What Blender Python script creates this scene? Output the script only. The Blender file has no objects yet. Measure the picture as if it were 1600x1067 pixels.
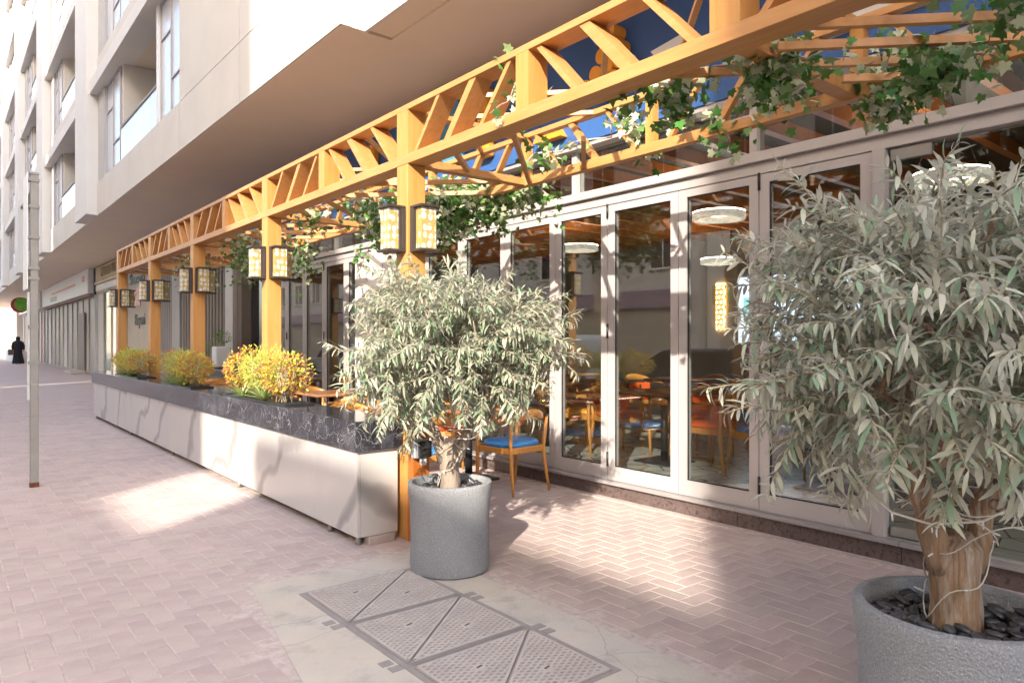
import bpy, bmesh, math, random
from mathutils import Vector, Matrix
R = math.radians
rnd = random.Random(7)
sc = bpy.context.scene
col = sc.collection

# ------------------------------------------------------------------ camera, sky, sun, exposure
F, YAW, CH = 1100.0, math.atan(897 / 1100.0), 1.42
cd = bpy.data.cameras.new('camera'); cam = bpy.data.objects.new('camera', cd); col.objects.link(cam)
cd.sensor_width = 36.0; cd.lens = 36.0 * F / 1600.0; cd.clip_start = .05; cd.clip_end = 600
cam.location = (0, 0, CH); cam.rotation_euler = (R(90), 0, -YAW)
sc.camera = cam
SUN_D = Vector((.80, .60, -math.tan(R(27)))).normalized()      # direction the light travels
w = bpy.data.worlds.new('World'); sc.world = w; w.use_nodes = True
nt = w.node_tree; bg = nt.nodes['Background']; sky = nt.nodes.new('ShaderNodeTexSky')
sky.sky_type = 'NISHITA'; sky.sun_disc = False; sky.sun_elevation = R(27)
sky.sun_rotation = math.atan2(-SUN_D.x, -SUN_D.y); sky.air_density = 1.0; sky.dust_density = 2.5; sky.ozone_density = .6
nt.links.new(sky.outputs[0], bg.inputs[0]); bg.inputs[1].default_value = .15
sl = bpy.data.lights.new('sun', 'SUN'); sl.energy = 2.0; sl.angle = R(.6); sl.color = (1, .93, .82)
so = bpy.data.objects.new('sun', sl); col.objects.link(so)
so.rotation_euler = SUN_D.to_track_quat('-Z', 'Y').to_euler(); so.location = (-20, -15, 20)
vs = sc.view_settings; vs.view_transform = 'Standard'; vs.look = 'None'; vs.gamma = 1; vs.use_curve_mapping = False
vs.exposure = 2.4

def proj(p):
    s, c = math.sin(YAW), math.cos(YAW)
    t = p[0] * s + p[1] * c
    if t < .1: return None
    return (800 + F * (p[0] * c - p[1] * s) / t, 533.5 - F * (p[2] - CH) / t, t)
def seen(p, m=20):
    q = proj(p)
    return q is not None and -m < q[0] < 1600 + m and -m < q[1] < 1067 + m

# ------------------------------------------------------------------ materials
MATS = {}
def lin(c): return tuple(((v / 255) / 12.92 if v / 255 <= .04045 else ((v / 255 + .055) / 1.055) ** 2.4) for v in c) + (1,)
def M(name, colr, rough=.6, var=.12, scale=6., bump=0., bscale=40., metal=0., spec=.5, coat=0., stretch=(1, 1, 1), col2=None, island=0., hue=0., coord='Object'):
    m = bpy.data.materials.new(name); m.use_nodes = True; n = m.node_tree.nodes; l = m.node_tree.links
    b = n['Principled BSDF']; b.inputs['Roughness'].default_value = rough; b.inputs['Metallic'].default_value = metal
    b.inputs['Specular IOR Level'].default_value = spec; b.inputs['Coat Weight'].default_value = coat; b.inputs['Coat Roughness'].default_value = .06
    c = tuple(colr)[:3] + (1,)
    tc = n.new('ShaderNodeTexCoord'); mp = n.new('ShaderNodeMapping'); mp.inputs['Scale'].default_value = stretch
    if coord == 'World':
        g = n.new('ShaderNodeNewGeometry'); l.new(g.outputs['Position'], mp.inputs[0])
    else: l.new(tc.outputs[coord], mp.inputs[0])
    nz = n.new('ShaderNodeTexNoise'); nz.inputs['Scale'].default_value = scale; nz.inputs['Detail'].default_value = 6; nz.inputs['Roughness'].default_value = .6
    l.new(mp.outputs[0], nz.inputs['Vector'])
    rp = n.new('ShaderNodeValToRGB'); rp.color_ramp.elements[0].position = .3; rp.color_ramp.elements[1].position = .7
    c2 = tuple(col2)[:3] + (1,) if col2 else tuple(v * (1 + var) for v in c[:3]) + (1,)
    c1 = c if col2 else tuple(v * (1 - var) for v in c[:3]) + (1,)
    rp.color_ramp.elements[0].color = c1; rp.color_ramp.elements[1].color = c2
    l.new(nz.outputs[0], rp.inputs[0]); out = rp.outputs[0]
    if island:
        g = n.new('ShaderNodeNewGeometry'); oi = n.new('ShaderNodeObjectInfo'); a = n.new('ShaderNodeMath'); a.operation = 'ADD'
        l.new(g.outputs['Random Per Island'], a.inputs[0]); l.new(oi.outputs['Random'], a.inputs[1])
        fr = n.new('ShaderNodeMath'); fr.operation = 'FRACT'; l.new(a.outputs[0], fr.inputs[0])
        mr = n.new('ShaderNodeMapRange'); mr.inputs[3].default_value = 1 - island; mr.inputs[4].default_value = 1 + island; l.new(fr.outputs[0], mr.inputs[0])
        hs = n.new('ShaderNodeHueSaturation'); l.new(mr.outputs[0], hs.inputs['Value']); l.new(out, hs.inputs['Color'])
        if hue:
            m2 = n.new('ShaderNodeMath'); m2.operation = 'MULTIPLY'; m2.inputs[1].default_value = 7.31; l.new(fr.outputs[0], m2.inputs[0])
            f2 = n.new('ShaderNodeMath'); f2.operation = 'FRACT'; l.new(m2.outputs[0], f2.inputs[0])
            m3 = n.new('ShaderNodeMapRange'); m3.inputs[3].default_value = .5 - hue; m3.inputs[4].default_value = .5 + hue; l.new(f2.outputs[0], m3.inputs[0]); l.new(m3.outputs[0], hs.inputs['Hue'])
        out = hs.outputs[0]
    l.new(out, b.inputs['Base Color'])
    if bump:
        nb = n.new('ShaderNodeTexNoise'); nb.inputs['Scale'].default_value = bscale; nb.inputs['Detail'].default_value = 4; l.new(mp.outputs[0], nb.inputs['Vector'])
        bp = n.new('ShaderNodeBump'); bp.inputs['Strength'].default_value = bump; bp.inputs['Distance'].default_value = .01
        l.new(nb.outputs[0], bp.inputs['Height']); l.new(bp.outputs[0], b.inputs['Normal'])
    MATS[name] = m; return m
def nodes(m): return m.node_tree.nodes, m.node_tree.links, m.node_tree.nodes['Principled BSDF']
def emis(name, c, s):
    m = bpy.data.materials.new(name); m.use_nodes = True; b = m.node_tree.nodes['Principled BSDF']
    b.inputs['Base Color'].default_value = c[:3] + (1,); b.inputs['Emission Color'].default_value = c[:3] + (1,); b.inputs['Emission Strength'].default_value = s
    return m
def overlay(m, kind, colr, fac, scale, lo, hi, dist=0., stretch=(1, 1, 1), feature=None, rand=1.):
    """lay a second colour over a material's base colour through a ramped texture (veins, spots, dirt)"""
    n, l, b = nodes(m); src = b.inputs['Base Color'].links[0].from_socket
    tc = n.new('ShaderNodeTexCoord'); mp = n.new('ShaderNodeMapping'); mp.inputs['Scale'].default_value = stretch; l.new(tc.outputs['Object'], mp.inputs[0])
    v = mp.outputs[0]
    if dist:
        nz = n.new('ShaderNodeTexNoise'); nz.inputs['Scale'].default_value = scale * .8; nz.inputs['Detail'].default_value = 5; l.new(v, nz.inputs['Vector'])
        mx = n.new('ShaderNodeMix'); mx.data_type = 'VECTOR'; mx.inputs[0].default_value = dist; l.new(v, mx.inputs[4]); l.new(nz.outputs['Color'], mx.inputs[5]); v = mx.outputs[1]
    if kind == 'voronoi':
        t = n.new('ShaderNodeTexVoronoi'); t.feature = feature or 'DISTANCE_TO_EDGE'; t.inputs['Scale'].default_value = scale; t.inputs['Randomness'].default_value = rand; o = t.outputs['Distance']
    elif kind == 'wave':
        t = n.new('ShaderNodeTexWave'); t.inputs['Scale'].default_value = scale; t.inputs['Distortion'].default_value = 6; t.inputs['Detail'].default_value = 4; t.inputs['Detail Scale'].default_value = 1.5; t.bands_direction = 'DIAGONAL'; o = t.outputs['Fac']
    else:
        t = n.new('ShaderNodeTexNoise'); t.inputs['Scale'].default_value = scale; t.inputs['Detail'].default_value = 7; t.inputs['Roughness'].default_value = .65; o = t.outputs['Fac']
    l.new(v, t.inputs['Vector'])
    mr = n.new('ShaderNodeMapRange'); mr.inputs[1].default_value = lo; mr.inputs[2].default_value = hi; mr.inputs[3].default_value = 0; mr.inputs[4].default_value = fac; l.new(o, mr.inputs[0])
    mx = n.new('ShaderNodeMix'); mx.data_type = 'RGBA'; l.new(mr.outputs[0], mx.inputs[0]); l.new(src, mx.inputs[6]); mx.inputs[7].default_value = tuple(colr)[:3] + (1,)
    l.new(mx.outputs[2], b.inputs['Base Color'])

wood = M('pergola_wood', (.55, .275, .098), .45, col2=(.46, .205, .058), scale=3.5, stretch=(9, .8, 9), bump=.08, bscale=12, coord='World')
overlay(wood, 'noise', (.38, .16, .05), .5, 9, .62, .72, stretch=(3, .6, 3))
woodv = M('post_wood', (.56, .28, .085), .45, col2=(.48, .215, .05), scale=3.5, stretch=(9, 9, .5), bump=.08, bscale=12, coord='World')
overlay(woodv, 'noise', (.42, .14, .02), .55, 5, .66, .74, stretch=(5, 5, 1))
woodd = M('dark_plank', (.46, .14, .02), .45, col2=(.34, .09, .012), scale=4, stretch=(9, 9, .6), bump=.06, bscale=12)
chairw = M('chair_wood', (.60, .27, .06), .35, col2=(.48, .185, .035), scale=5, stretch=(4, 4, 1), coat=.3)
tablew = M('table_wood', (.40, .19, .08), .3, col2=(.28, .11, .04), scale=4, stretch=(8, 1, 1), coat=.3)
paver = M('paver', (.46, .355, .32), .85, col2=(.41, .31, .28), scale=1.2, bump=.3, bscale=120, island=.07, hue=.008, coord='World')
overlay(paver, 'noise', (.52, .44, .38), .7, 3.2, .42, .75)
sand = M('joint_sand', (.50, .405, .36), .95, var=.2, scale=20, bump=.4, bscale=90)
conc = M('concrete', (.47, .41, .34), .9, col2=(.54, .48, .41), scale=2.2, bump=.35, bscale=60)
overlay(conc, 'noise', (.30, .255, .22), .7, 4, .52, .72); overlay(conc, 'noise', (.58, .48, .37), .7, 1.7, .5, .68); overlay(conc, 'voronoi', (.22, .2, .18), .6, 2.1, .006, .0, dist=.25)
asph = M('asphalt', (.15, .145, .14), .9, var=.25, scale=30, bump=.4, bscale=120)
iron = M('cast_iron', (.33, .285, .255), .75, col2=(.26, .22, .20), scale=9, bump=.3, bscale=80)
irond = M('iron_dust', (.52, .45, .395), .85, col2=(.43, .365, .32), scale=6)
rust = M('rust', (.13, .045, .02), .9, var=.4, scale=30)
potm = M('pot_fibrestone', (.24, .24, .25), .85, col2=(.31, .31, .315), scale=3, bump=1., bscale=110, coord='World')
n_, l_, b_ = nodes(potm)
overlay(potm, 'voronoi', (.46, .46, .46), .6, 150, .42, .15, feature='F1', stretch=(1, 1, .7))
pebm = M('black_pebble', (.035, .034, .038), .38, col2=(.07, .066, .07), scale=12, island=.5, coord='Object')
barkm = M('bark', (.36, .225, .13), .9, col2=(.17, .095, .055), scale=9, stretch=(5, 5, .6), bump=1., bscale=16)
overlay(barkm, 'noise', (.50, .41, .32), .8, 9, .48, .66, stretch=(4, 4, .6))
barkp = M('bark_pale', (.36, .29, .22), .9, col2=(.22, .165, .125), scale=9, stretch=(5, 5, .6), bump=1., bscale=16)
twigm = M('twig', (.36, .30, .21), .8, var=.2, scale=20)
def leafmat(name, top, under, alt, isl=.28, hue=.02, transl=.25, altp=.82):
    m = M(name, top, .55, var=.1, scale=8, island=isl, hue=hue); n, l, b = nodes(m); src = b.inputs['Base Color'].links[0].from_socket
    g = n.new('ShaderNodeNewGeometry'); oi = n.new('ShaderNodeObjectInfo'); a = n.new('ShaderNodeMath'); a.operation = 'ADD'
    l.new(g.outputs['Random Per Island'], a.inputs[0]); l.new(oi.outputs['Random'], a.inputs[1])
    mu = n.new('ShaderNodeMath'); mu.operation = 'MULTIPLY'; mu.inputs[1].default_value = 3.77; l.new(a.outputs[0], mu.inputs[0])
    fr = n.new('ShaderNodeMath'); fr.operation = 'FRACT'; l.new(mu.outputs[0], fr.inputs[0])
    gt = n.new('ShaderNodeMath'); gt.operation = 'GREATER_THAN'; gt.inputs[1].default_value = altp; l.new(fr.outputs[0], gt.inputs[0])
    m1 = n.new('ShaderNodeMix'); m1.data_type = 'RGBA'; l.new(gt.outputs[0], m1.inputs[0]); l.new(src, m1.inputs[6]); m1.inputs[7].default_value = tuple(alt) + (1,)
    m2 = n.new('ShaderNodeMix'); m2.data_type = 'RGBA'; l.new(g.outputs['Backfacing'], m2.inputs[0]); l.new(m1.outputs[2], m2.inputs[6]); m2.inputs[7].default_value = tuple(under) + (1,)
    l.new(m2.outputs[2], b.inputs['Base Color'])
    tr = n.new('ShaderNodeBsdfTranslucent'); l.new(m2.outputs[2], tr.inputs[0]); ms = n.new('ShaderNodeMixShader'); ms.inputs[0].default_value = transl
    l.new(b.outputs[0], ms.inputs[1]); l.new(tr.outputs[0], ms.inputs[2]); l.new(ms.outputs[0], n['Material Output'].inputs[0])
    return m
olivem = leafmat('olive_leaf', (.34, .35, .245), (.48, .465, .38), (.19, .29, .16), hue=.014, isl=.32)
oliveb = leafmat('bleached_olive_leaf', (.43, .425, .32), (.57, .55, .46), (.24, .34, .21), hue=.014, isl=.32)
ivym = leafmat('ivy_leaf', (.09, .20, .035), (.22, .31, .12), (.52, .55, .34), altp=.62, hue=.03)
shrubm = leafmat('croton_leaf', (.55, .42, .05), (.5, .4, .1), (.55, .15, .05), hue=.035, altp=.66)
fernm = leafmat('feathery_leaf', (.50, .52, .07), (.5, .5, .12), (.33, .42, .06), hue=.02)
aloem = leafmat('striped_leaf', (.22, .32, .09), (.3, .36, .12), (.52, .50, .22), altp=.5)
greenm = leafmat('green_leaf', (.12, .24, .05), (.2, .3, .1), (.25, .36, .08), altp=.6)
stemm = M('vine_stem', (.42, .34, .31), .8, var=.2, scale=15)
alum = M('door_frame_aluminium', (.44, .40, .385), .42, var=.05, scale=3)
alumd = M('gasket_black', (.012, .012, .013), .5)
granite = M('granite_step', (.10, .068, .062), .3, col2=(.16, .115, .105), scale=14, coat=.25)
overlay(granite, 'noise', (.03, .022, .02), .9, 32, .5, .66); overlay(granite, 'voronoi', (.36, .29, .25), .5, 60, .22, .0, feature='F1')
sill = M('sill_stone', (.36, .33, .32), .35, col2=(.27, .24, .235), scale=5, stretch=(6, .7, 6), coat=.2)
wmarb = M('white_marble', (.57, .535, .505), .25, var=.03, scale=1.5, coat=.3)
overlay(wmarb, 'wave', (.27, .255, .25), .8, .45, .90, 1.0, dist=.15, stretch=(1, 1.25, 1.1)); overlay(wmarb, 'noise', (.48, .455, .44), .55, 1.3, .56, .72, stretch=(1, 1.8, .5))
bmarb = M('black_marble', (.012, .012, .017), .09, col2=(.03, .03, .038), scale=4, coat=0., spec=.55)
overlay(bmarb, 'voronoi', (.42, .41, .40), .6, 4.5, .010, .0, dist=.4); overlay(bmarb, 'voronoi', (.35, .34, .34), .5, 9, .012, .0, dist=.5); overlay(bmarb, 'noise', (.10, .10, .11), .7, 5, .5, .7)
steel = M('galvanised_steel', (.34, .32, .285), .55, col2=(.27, .25, .225), scale=5, metal=.35, bump=.1, bscale=30)
overlay(steel, 'noise', (.25, .12, .05), .5, 7, .68, .8)
black = M('black_metal', (.015, .015, .016), .4)
brown = M('bronze_lantern', (.045, .032, .027), .45, var=.2)
brass = M('brass', (.85, .58, .22), .22, metal=1., var=.05)
lantp = M('lantern_panel', (.38, .28, .10), .4, var=.15, scale=5)
overlay(lantp, 'voronoi', (.60, .57, .57), 1., 21, .44, .36, feature='F1', stretch=(1, 1, .72), rand=.35); overlay(lantp, 'voronoi', (.40, .28, .06), .8, 15, .05, .03)
cream = M('tower_cladding', (.64, .585, .515), .7, var=.04, scale=1.5, bump=.04, bscale=60)
creamw = M('tower_white', (.70, .66, .61), .65, var=.03, scale=1.5)
soff = M('soffit_render', (.78, .66, .52), .85, var=.04, scale=.8, bump=.03, bscale=60)
greyc = M('grey_render', (.50, .48, .46), .8, var=.06, scale=1.5)
twing = M('tower_window_glass', (.62, .63, .67), .12, var=.04, scale=1, spec=.4)  # pale base colour paints the bright sky reflection into the glass
dark = M('dark_glass', (.02, .02, .025), .05, spec=.8)
bluem = M('blue_fascia', (.04, .12, .34), .38, var=.06, scale=2)
tealm = M('teal_panel', (.07, .30, .48), .4, var=.05, scale=2)
orangem = M('orange_raised', (.82, .33, .03), .45, var=.05, scale=3)
whitem = M('white_paint', (.78, .77, .75), .5, var=.03, scale=3)
bluev = M('blue_vinyl', (.03, .22, .56), .3, var=.08, scale=4, coat=.2)
redv = M('orange_vinyl', (.68, .10, .015), .3, var=.1, scale=4, coat=.2)
tanv = M('tan_vinyl', (.66, .28, .03), .32, var=.1, scale=4)
corr = M('brown_fluted_panel', (.20, .165, .14), .6, var=.06, scale=2)
fing = M('grey_fin', (.33, .31, .30), .55, var=.05, scale=2)
beige = M('beige_wall', (.50, .44, .36), .75, var=.05, scale=2)
gold = M('gold_sign', (.52, .39, .20), .5, var=.2, scale=4)
pinkm = M('pink_panel', (.62, .36, .30), .6, var=.08, scale=2)
roomw = M('room_wall', (.40, .34, .28), .8, var=.08, scale=2)
roomc = M('room_ceiling', (.07, .062, .06), .8)
floort = M('mosaic_floor', (.46, .47, .41), .25, var=.08, scale=3)
overlay(floort, 'voronoi', (.05, .045, .04), 1., 4.2, .035, .02)
marblef = M('pale_threshold', (.50, .52, .46), .3, var=.05, scale=3)
abaya = M('black_cloth', (.012, .012, .016), .9, var=.3, scale=10)
skin = M('skin', (.42, .25, .17), .6)
bagm = M('brown_bag', (.10, .06, .045), .6, var=.3, scale=20)
wire = M('clear_wire', (.62, .56, .47), .4, var=.05)
carw = M('white_car_paint', (.75, .75, .74), .25, var=.02, coat=1.); card = M('dark_blue_car_paint', (.012, .016, .04), .25, var=.02, coat=1.)
tyre = M('tyre_rubber', (.015, .015, .015), .9); rimm = M('rim_alloy', (.5, .5, .5), .3, metal=.9)
fillglowm = emis('added_glow_strip', (1., .88, .70), 8.0); lightm = emis('ring_light', (1., .90, .74), 14.0); glowm = emis('screen_glow', (1., .62, .18), 2.2); scrm = emis('menu_screen', (.55, .68, .85), .55)
n_, l_, b_ = nodes(lightm); vt = n_.new('ShaderNodeTexVoronoi'); vt.inputs['Scale'].default_value = 26
mr_ = n_.new('ShaderNodeMapRange'); mr_.inputs[1].default_value = .1; mr_.inputs[2].default_value = .6; mr_.inputs[3].default_value = .42; mr_.inputs[4].default_value = .03; b_.inputs['Base Color'].default_value = (.45, .41, .35, 1); l_.new(vt.outputs[0], mr_.inputs[0]); l_.new(mr_.outputs[0], b_.inputs['Emission Strength'])
def glassmat(name, ior, tint=(.92, .95, .94)):
    m = bpy.data.materials.new(name); m.use_nodes = True; n = m.node_tree.nodes; l = m.node_tree.links; n.remove(n['Principled BSDF'])
    t = n.new('ShaderNodeBsdfTransparent'); t.inputs[0].default_value = tint + (1,); g = n.new('ShaderNodeBsdfGlossy'); g.inputs['Roughness'].default_value = 0
    f = n.new('ShaderNodeFresnel'); ge = n.new('ShaderNodeNewGeometry'); ex = n.new('ShaderNodeMath'); ex.operation = 'MULTIPLY_ADD'; ex.inputs[1].default_value = -2; ex.inputs[2].default_value = 1; l.new(ge.outputs['Backfacing'], ex.inputs[0]); pw_ = n.new('ShaderNodeMath'); pw_.operation = 'POWER'; pw_.inputs[0].default_value = ior; l.new(ex.outputs[0], pw_.inputs[1]); l.new(pw_.outputs[0], f.inputs[0]); mx = n.new('ShaderNodeMixShader')
    l.new(f.outputs[0], mx.inputs[0]); l.new(t.outputs[0], mx.inputs[1]); l.new(g.outputs[0], mx.inputs[2]); l.new(mx.outputs[0], n['Material Output'].inputs[0]); return m
glass = glassmat('door_glass', 2.15, (.90, .93, .92)); glasst = glassmat('transom_glass', 1.5, (.86, .89, .88)); glassc = glassmat('balustrade_glass', 2.4)

# ------------------------------------------------------------------ helpers
ORG = {}
def tag(o, label=None, cat=None, group=None, kind=None):
    for k, v in (('label', label), ('category', cat), ('group', group), ('kind', kind)):
        if v: o[k] = v
    return o
def thing(name, loc, label, cat, group=None, rz=0):
    o = bpy.data.objects.new(name, None); col.objects.link(o); o.location = loc; o.rotation_euler = (0, 0, rz); o.empty_display_size = .1
    ORG[o.name] = Vector(loc); return tag(o, label, cat, group)
def link(name, me, parent=None, loc=None):
    o = bpy.data.objects.new(name, me); col.objects.link(o)
    if parent: o.parent = parent
    if loc is not None: o.location = loc
    return o
class MB:
    def __init__(s): s.v = []; s.f = []
    def add(s, vs_, fs_):
        k = len(s.v); s.v += [tuple(v) for v in vs_]; s.f += [tuple(i + k for i in f) for f in fs_]; return s
    def box(s, x0, x1, y0, y1, z0, z1):
        return s.add([(x0, y0, z0), (x1, y0, z0), (x1, y1, z0), (x0, y1, z0), (x0, y0, z1), (x1, y0, z1), (x1, y1, z1), (x0, y1, z1)],
                     [(0, 3, 2, 1), (4, 5, 6, 7), (0, 1, 5, 4), (1, 2, 6, 5), (2, 3, 7, 6), (3, 0, 4, 7)])
    def bar(s, p, q, w_, h_, up=(0, 0, 1)):
        p, q = Vector(p), Vector(q); d = (q - p).normalized(); u = Vector(up); a = d.cross(u)
        if a.length < 1e-4: a = d.cross(Vector((1, 0, 0)))
        a.normalize(); u = a.cross(d); a *= w_ / 2; u *= h_ / 2
        vs_ = [p - a - u, p + a - u, p + a + u, p - a + u, q - a - u, q + a - u, q + a + u, q - a + u]
        return s.add(vs_, [(0, 1, 2, 3), (7, 6, 5, 4), (4, 5, 1, 0), (5, 6, 2, 1), (6, 7, 3, 2), (7, 4, 0, 3)])
    def tube(s, pts, rad, n=8, sx=1., jit=0., cap=True):
        pts = [Vector(p) for p in pts]; k = len(s.v); N = len(pts); prev = None
        if not hasattr(rad, '__len__'): rad = [rad] * N
        for i, p in enumerate(pts):
            d = (pts[min(i + 1, N - 1)] - pts[max(i - 1, 0)]).normalized()
            a = prev - d * prev.dot(d) if prev is not None else d.cross(Vector((0, 0, 1)) if abs(d.z) < .9 else Vector((1, 0, 0)))
            a.normalize(); prev = a; b = d.cross(a)
            for j in range(n):
                t = 2 * math.pi * j / n; r = rad[i] * (1 + (rnd.uniform(-jit, jit) if jit else 0))
                s.v.append(tuple(p + a * (r * math.cos(t) * sx) + b * (r * math.sin(t))))
        for i in range(N - 1):
            for j in range(n):
                j2 = (j + 1) % n; s.f.append((k + i * n + j, k + i * n + j2, k + (i + 1) * n + j2, k + (i + 1) * n + j))
        if cap: s.f.append(tuple(k + j for j in range(n - 1, -1, -1))); s.f.append(tuple(k + (N - 1) * n + j for j in range(n)))
        return s
    def lathe(s, prof, c=(0, 0, 0), n=32):
        k = len(s.v); N = len(prof)
        for r, z in prof:
            for j in range(n):
                t = 2 * math.pi * j / n; s.v.append((c[0] + r * math.cos(t), c[1] + r * math.sin(t), c[2] + z))
        for i in range(N - 1):
            for j in range(n):
                j2 = (j + 1) % n; s.f.append((k + i * n + j, k + i * n + j2, k + (i + 1) * n + j2, k + (i + 1) * n + j))
        return s
    def prism(s, poly, ax, a, b):
        """poly in the two other axes (cyclic order), extruded along axis ax from a to b"""
        k = len(s.v); N = len(poly)
        for t in (a, b):
            for (u, v) in poly: s.v.append({0: (t, u, v), 1: (u, t, v), 2: (u, v, t)}[ax])
        s.f.append(tuple(k + i for i in range(N - 1, -1, -1))); s.f.append(tuple(k + N + i for i in range(N)))
        for i in range(N):
            j = (i + 1) % N; s.f.append((k + i, k + j, k + N + j, k + N + i))
        return s
    def mesh(s, name, mat, off=(0, 0, 0), smooth=False, fix=True):
        me = bpy.data.meshes.new(name); o = Vector(off)
        me.from_pydata([tuple(Vector(v) - o) for v in s.v], [], s.f)
        if fix:
            bm = bmesh.new(); bm.from_mesh(me); bmesh.ops.recalc_face_normals(bm, faces=bm.faces); bm.to_mesh(me); bm.free()
        me.materials.append(mat)
        if smooth: me.polygons.foreach_set('use_smooth', [True] * len(me.polygons))
        me.update(); return me
    def build(s, name, mat, parent=None, smooth=False, bevel=0, local=False, kind=None, fix=True, auto=False):
        off = (0, 0, 0)
        if parent and not local:
            r = parent
            while r.parent: r = r.parent
            off = ORG.get(r.name, Vector())
        o = link(name, s.mesh(name, mat, off, smooth, fix), parent)
        if bevel:
            b = o.modifiers.new('bevel', 'BEVEL'); b.width = bevel; b.segments = 2; b.limit_method = 'ANGLE'; b.angle_limit = R(40)
        if auto: o.data.set_sharp_from_angle(angle=R(40))
        if kind: o['kind'] = kind
        return o
def B(name, mat, parent, x0, x1, y0, y1, z0, z1, bevel=0, local=False, **k): return MB().box(x0, x1, y0, y1, z0, z1).build(name, mat, parent, bevel=bevel, local=local, **k)
def struct(o): o['kind'] = 'structure'; return o
def copy_tree(o, parent=None):
    c = o.copy(); col.objects.link(c); c.parent = parent
    for ch in list(o.children): copy_tree(ch, c)
    return c
def text(name, s, size, mat, parent, loc, rot, depth=.01, spacing=1.):
    cu = bpy.data.curves.new(name, 'FONT'); cu.body = s; cu.size = size; cu.extrude = depth; cu.align_x = 'CENTER'; cu.align_y = 'CENTER'; cu.space_character = spacing
    t = bpy.data.objects.new('tmp', cu); col.objects.link(t); dg = bpy.context.evaluated_depsgraph_get()
    me = bpy.data.meshes.new_from_object(t.evaluated_get(dg)); bpy.data.objects.remove(t); me.materials.clear(); me.materials.append(mat)
    o = link(name, me, parent); o.location = Vector(loc) - ORG.get(parent.name, Vector()); o.rotation_euler = rot; return o

# ------------------------------------------------------------------ ground, pavement, road
def sheet(name, mat, x0, x1, y0, y1, z): return struct(MB().add([(x0, y0, z), (x1, y0, z), (x1, y1, z), (x0, y1, z)], [(0, 1, 2, 3)]).build(name, mat, fix=False))
pavefar = M('paver_far', (.46, .36, .325), .85, col2=(.42, .32, .29), scale=1.2, coord='World')
n_, l_, b_ = nodes(pavefar); src_ = b_.inputs['Base Color'].links[0].from_socket
g_ = n_.new('ShaderNodeNewGeometry'); bt = n_.new('ShaderNodeTexBrick'); bt.inputs['Scale'].default_value = 1; bt.inputs['Brick Width'].default_value = .2; bt.inputs['Row Height'].default_value = .1; bt.inputs['Mortar Size'].default_value = .006
bt.inputs['Mortar'].default_value = (.53, .44, .385, 1); l_.new(g_.outputs['Position'], bt.inputs['Vector']); l_.new(src_, bt.inputs['Color1']); l_.new(src_, bt.inputs['Color2']); l_.new(bt.outputs[0], b_.inputs['Base Color'])
sheet('ground', sand, -300, 300, -300, 300, -.30)
pave = struct(MB().box(-2.2, 5.3, -14, 90, -.2, -.012).build('pavement', pavefar))
pavem = MATS['paver']
struct(MB().box(-10.5, -2.36, -60, 120, -.25, -.15).build('road', asph))
struct(MB().box(-2.36, -2.2, -60, 120, -.2, 0.).build('kerb', conc, bevel=.015))
struct(MB().box(-13.4, -10.5, -60, 120, -.2, 0.).build('opposite_pavement', pavefar))

def slab_left(y): return 1.40 + (y - 4.07) * (1.40 - 1.18) / (4.07 - 2.82)
slab = struct(MB().prism([(slab_left(4.1), 4.12), (slab_left(-2), -2.0), (2.55, -2.0), (2.55, 4.12)], 2, -.06, .0015).build('concrete_slab', conc))
# herringbone pavers
G_ = .006
def brick_mb(lx, ly, dx=0, dy=0, dz=0, tx=0, ty=0):
    a, b = lx / 2 - G_ / 2, ly / 2 - G_ / 2; c = .004; vs_ = []
    for (ax, ay, z) in ((a, b, -.011), (a, b, -.004), (a - c, b - c, 0)):
        for sx, sy in ((-1, -1), (1, -1), (1, 1), (-1, 1)): vs_.append((dx + sx * ax, dy + sy * ay, dz + z + tx * sx + ty * sy))
    fs_ = [(8, 9, 10, 11)] + [(k + i, k + (i + 1) % 4, k + 4 + (i + 1) % 4, k + 4 + i) for k in (0, 4) for i in range(4)]
    return vs_, fs_
Wb = .105; bricks = []
pots = [(2.49, 3.67, .2), (2.5, .84, .22)]
for k in range(-20, 215):
    for m in range(-60, 60):
        for (cx, cy, lx, ly) in ((k + 4 * m + 1, k + .5, 2, 1), (k + 4 * m - .5, k + 1, 1, 2)):
            x, y = cx * Wb, cy * Wb
            if not (-.3 < x < 4.66 and -.5 < y < 20): continue
            if y < 4.14 + (.03 if ly == 1 else .08) and slab_left(y) - (.1 if lx == 2 else .05) < x < 2.55 + (.1 if lx == 2 else .05): continue
            q = proj((x, y, 0))
            if q is None or q[0] < -60 or q[0] > 1660 or q[1] > 1130: continue
            bricks.append((q[2], x, y, lx * Wb, ly * Wb, q[0], q[1]))
bricks.sort()
vis = [b for b in bricks if 0 < b[5] < 1600 and b[6] < 1067 and not (b[5] > 1370 and b[6] > 930) and not (640 < b[5] < 768 and 745 < b[6] < 900)]
top300 = set(id(b) for b in vis[:300])
bmesh_h = MB().add(*brick_mb(2 * Wb, Wb)).mesh('brick_long', pavem, fix=False); bmesh_v = MB().add(*brick_mb(Wb, 2 * Wb)).mesh('brick_cross', pavem, fix=False)
rest = MB()
for b in bricks:
    dz = rnd.uniform(-.0010, .0008)
    if id(b) in top300:
        o = link('brick', bmesh_h if b[3] > b[4] else bmesh_v, pave, (b[1], b[2], dz)); o.rotation_euler = (rnd.gauss(0, .004), rnd.gauss(0, .004), rnd.gauss(0, .008))
    else: rest.add(*brick_mb(b[3], b[4], b[1] + rnd.gauss(0, .0008), b[2] + rnd.gauss(0, .0008), dz, rnd.gauss(0, .0003), rnd.gauss(0, .0003)))
rest.build('bricks_beyond', pavem, pave, kind='stuff', fix=False, local=True)
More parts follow.
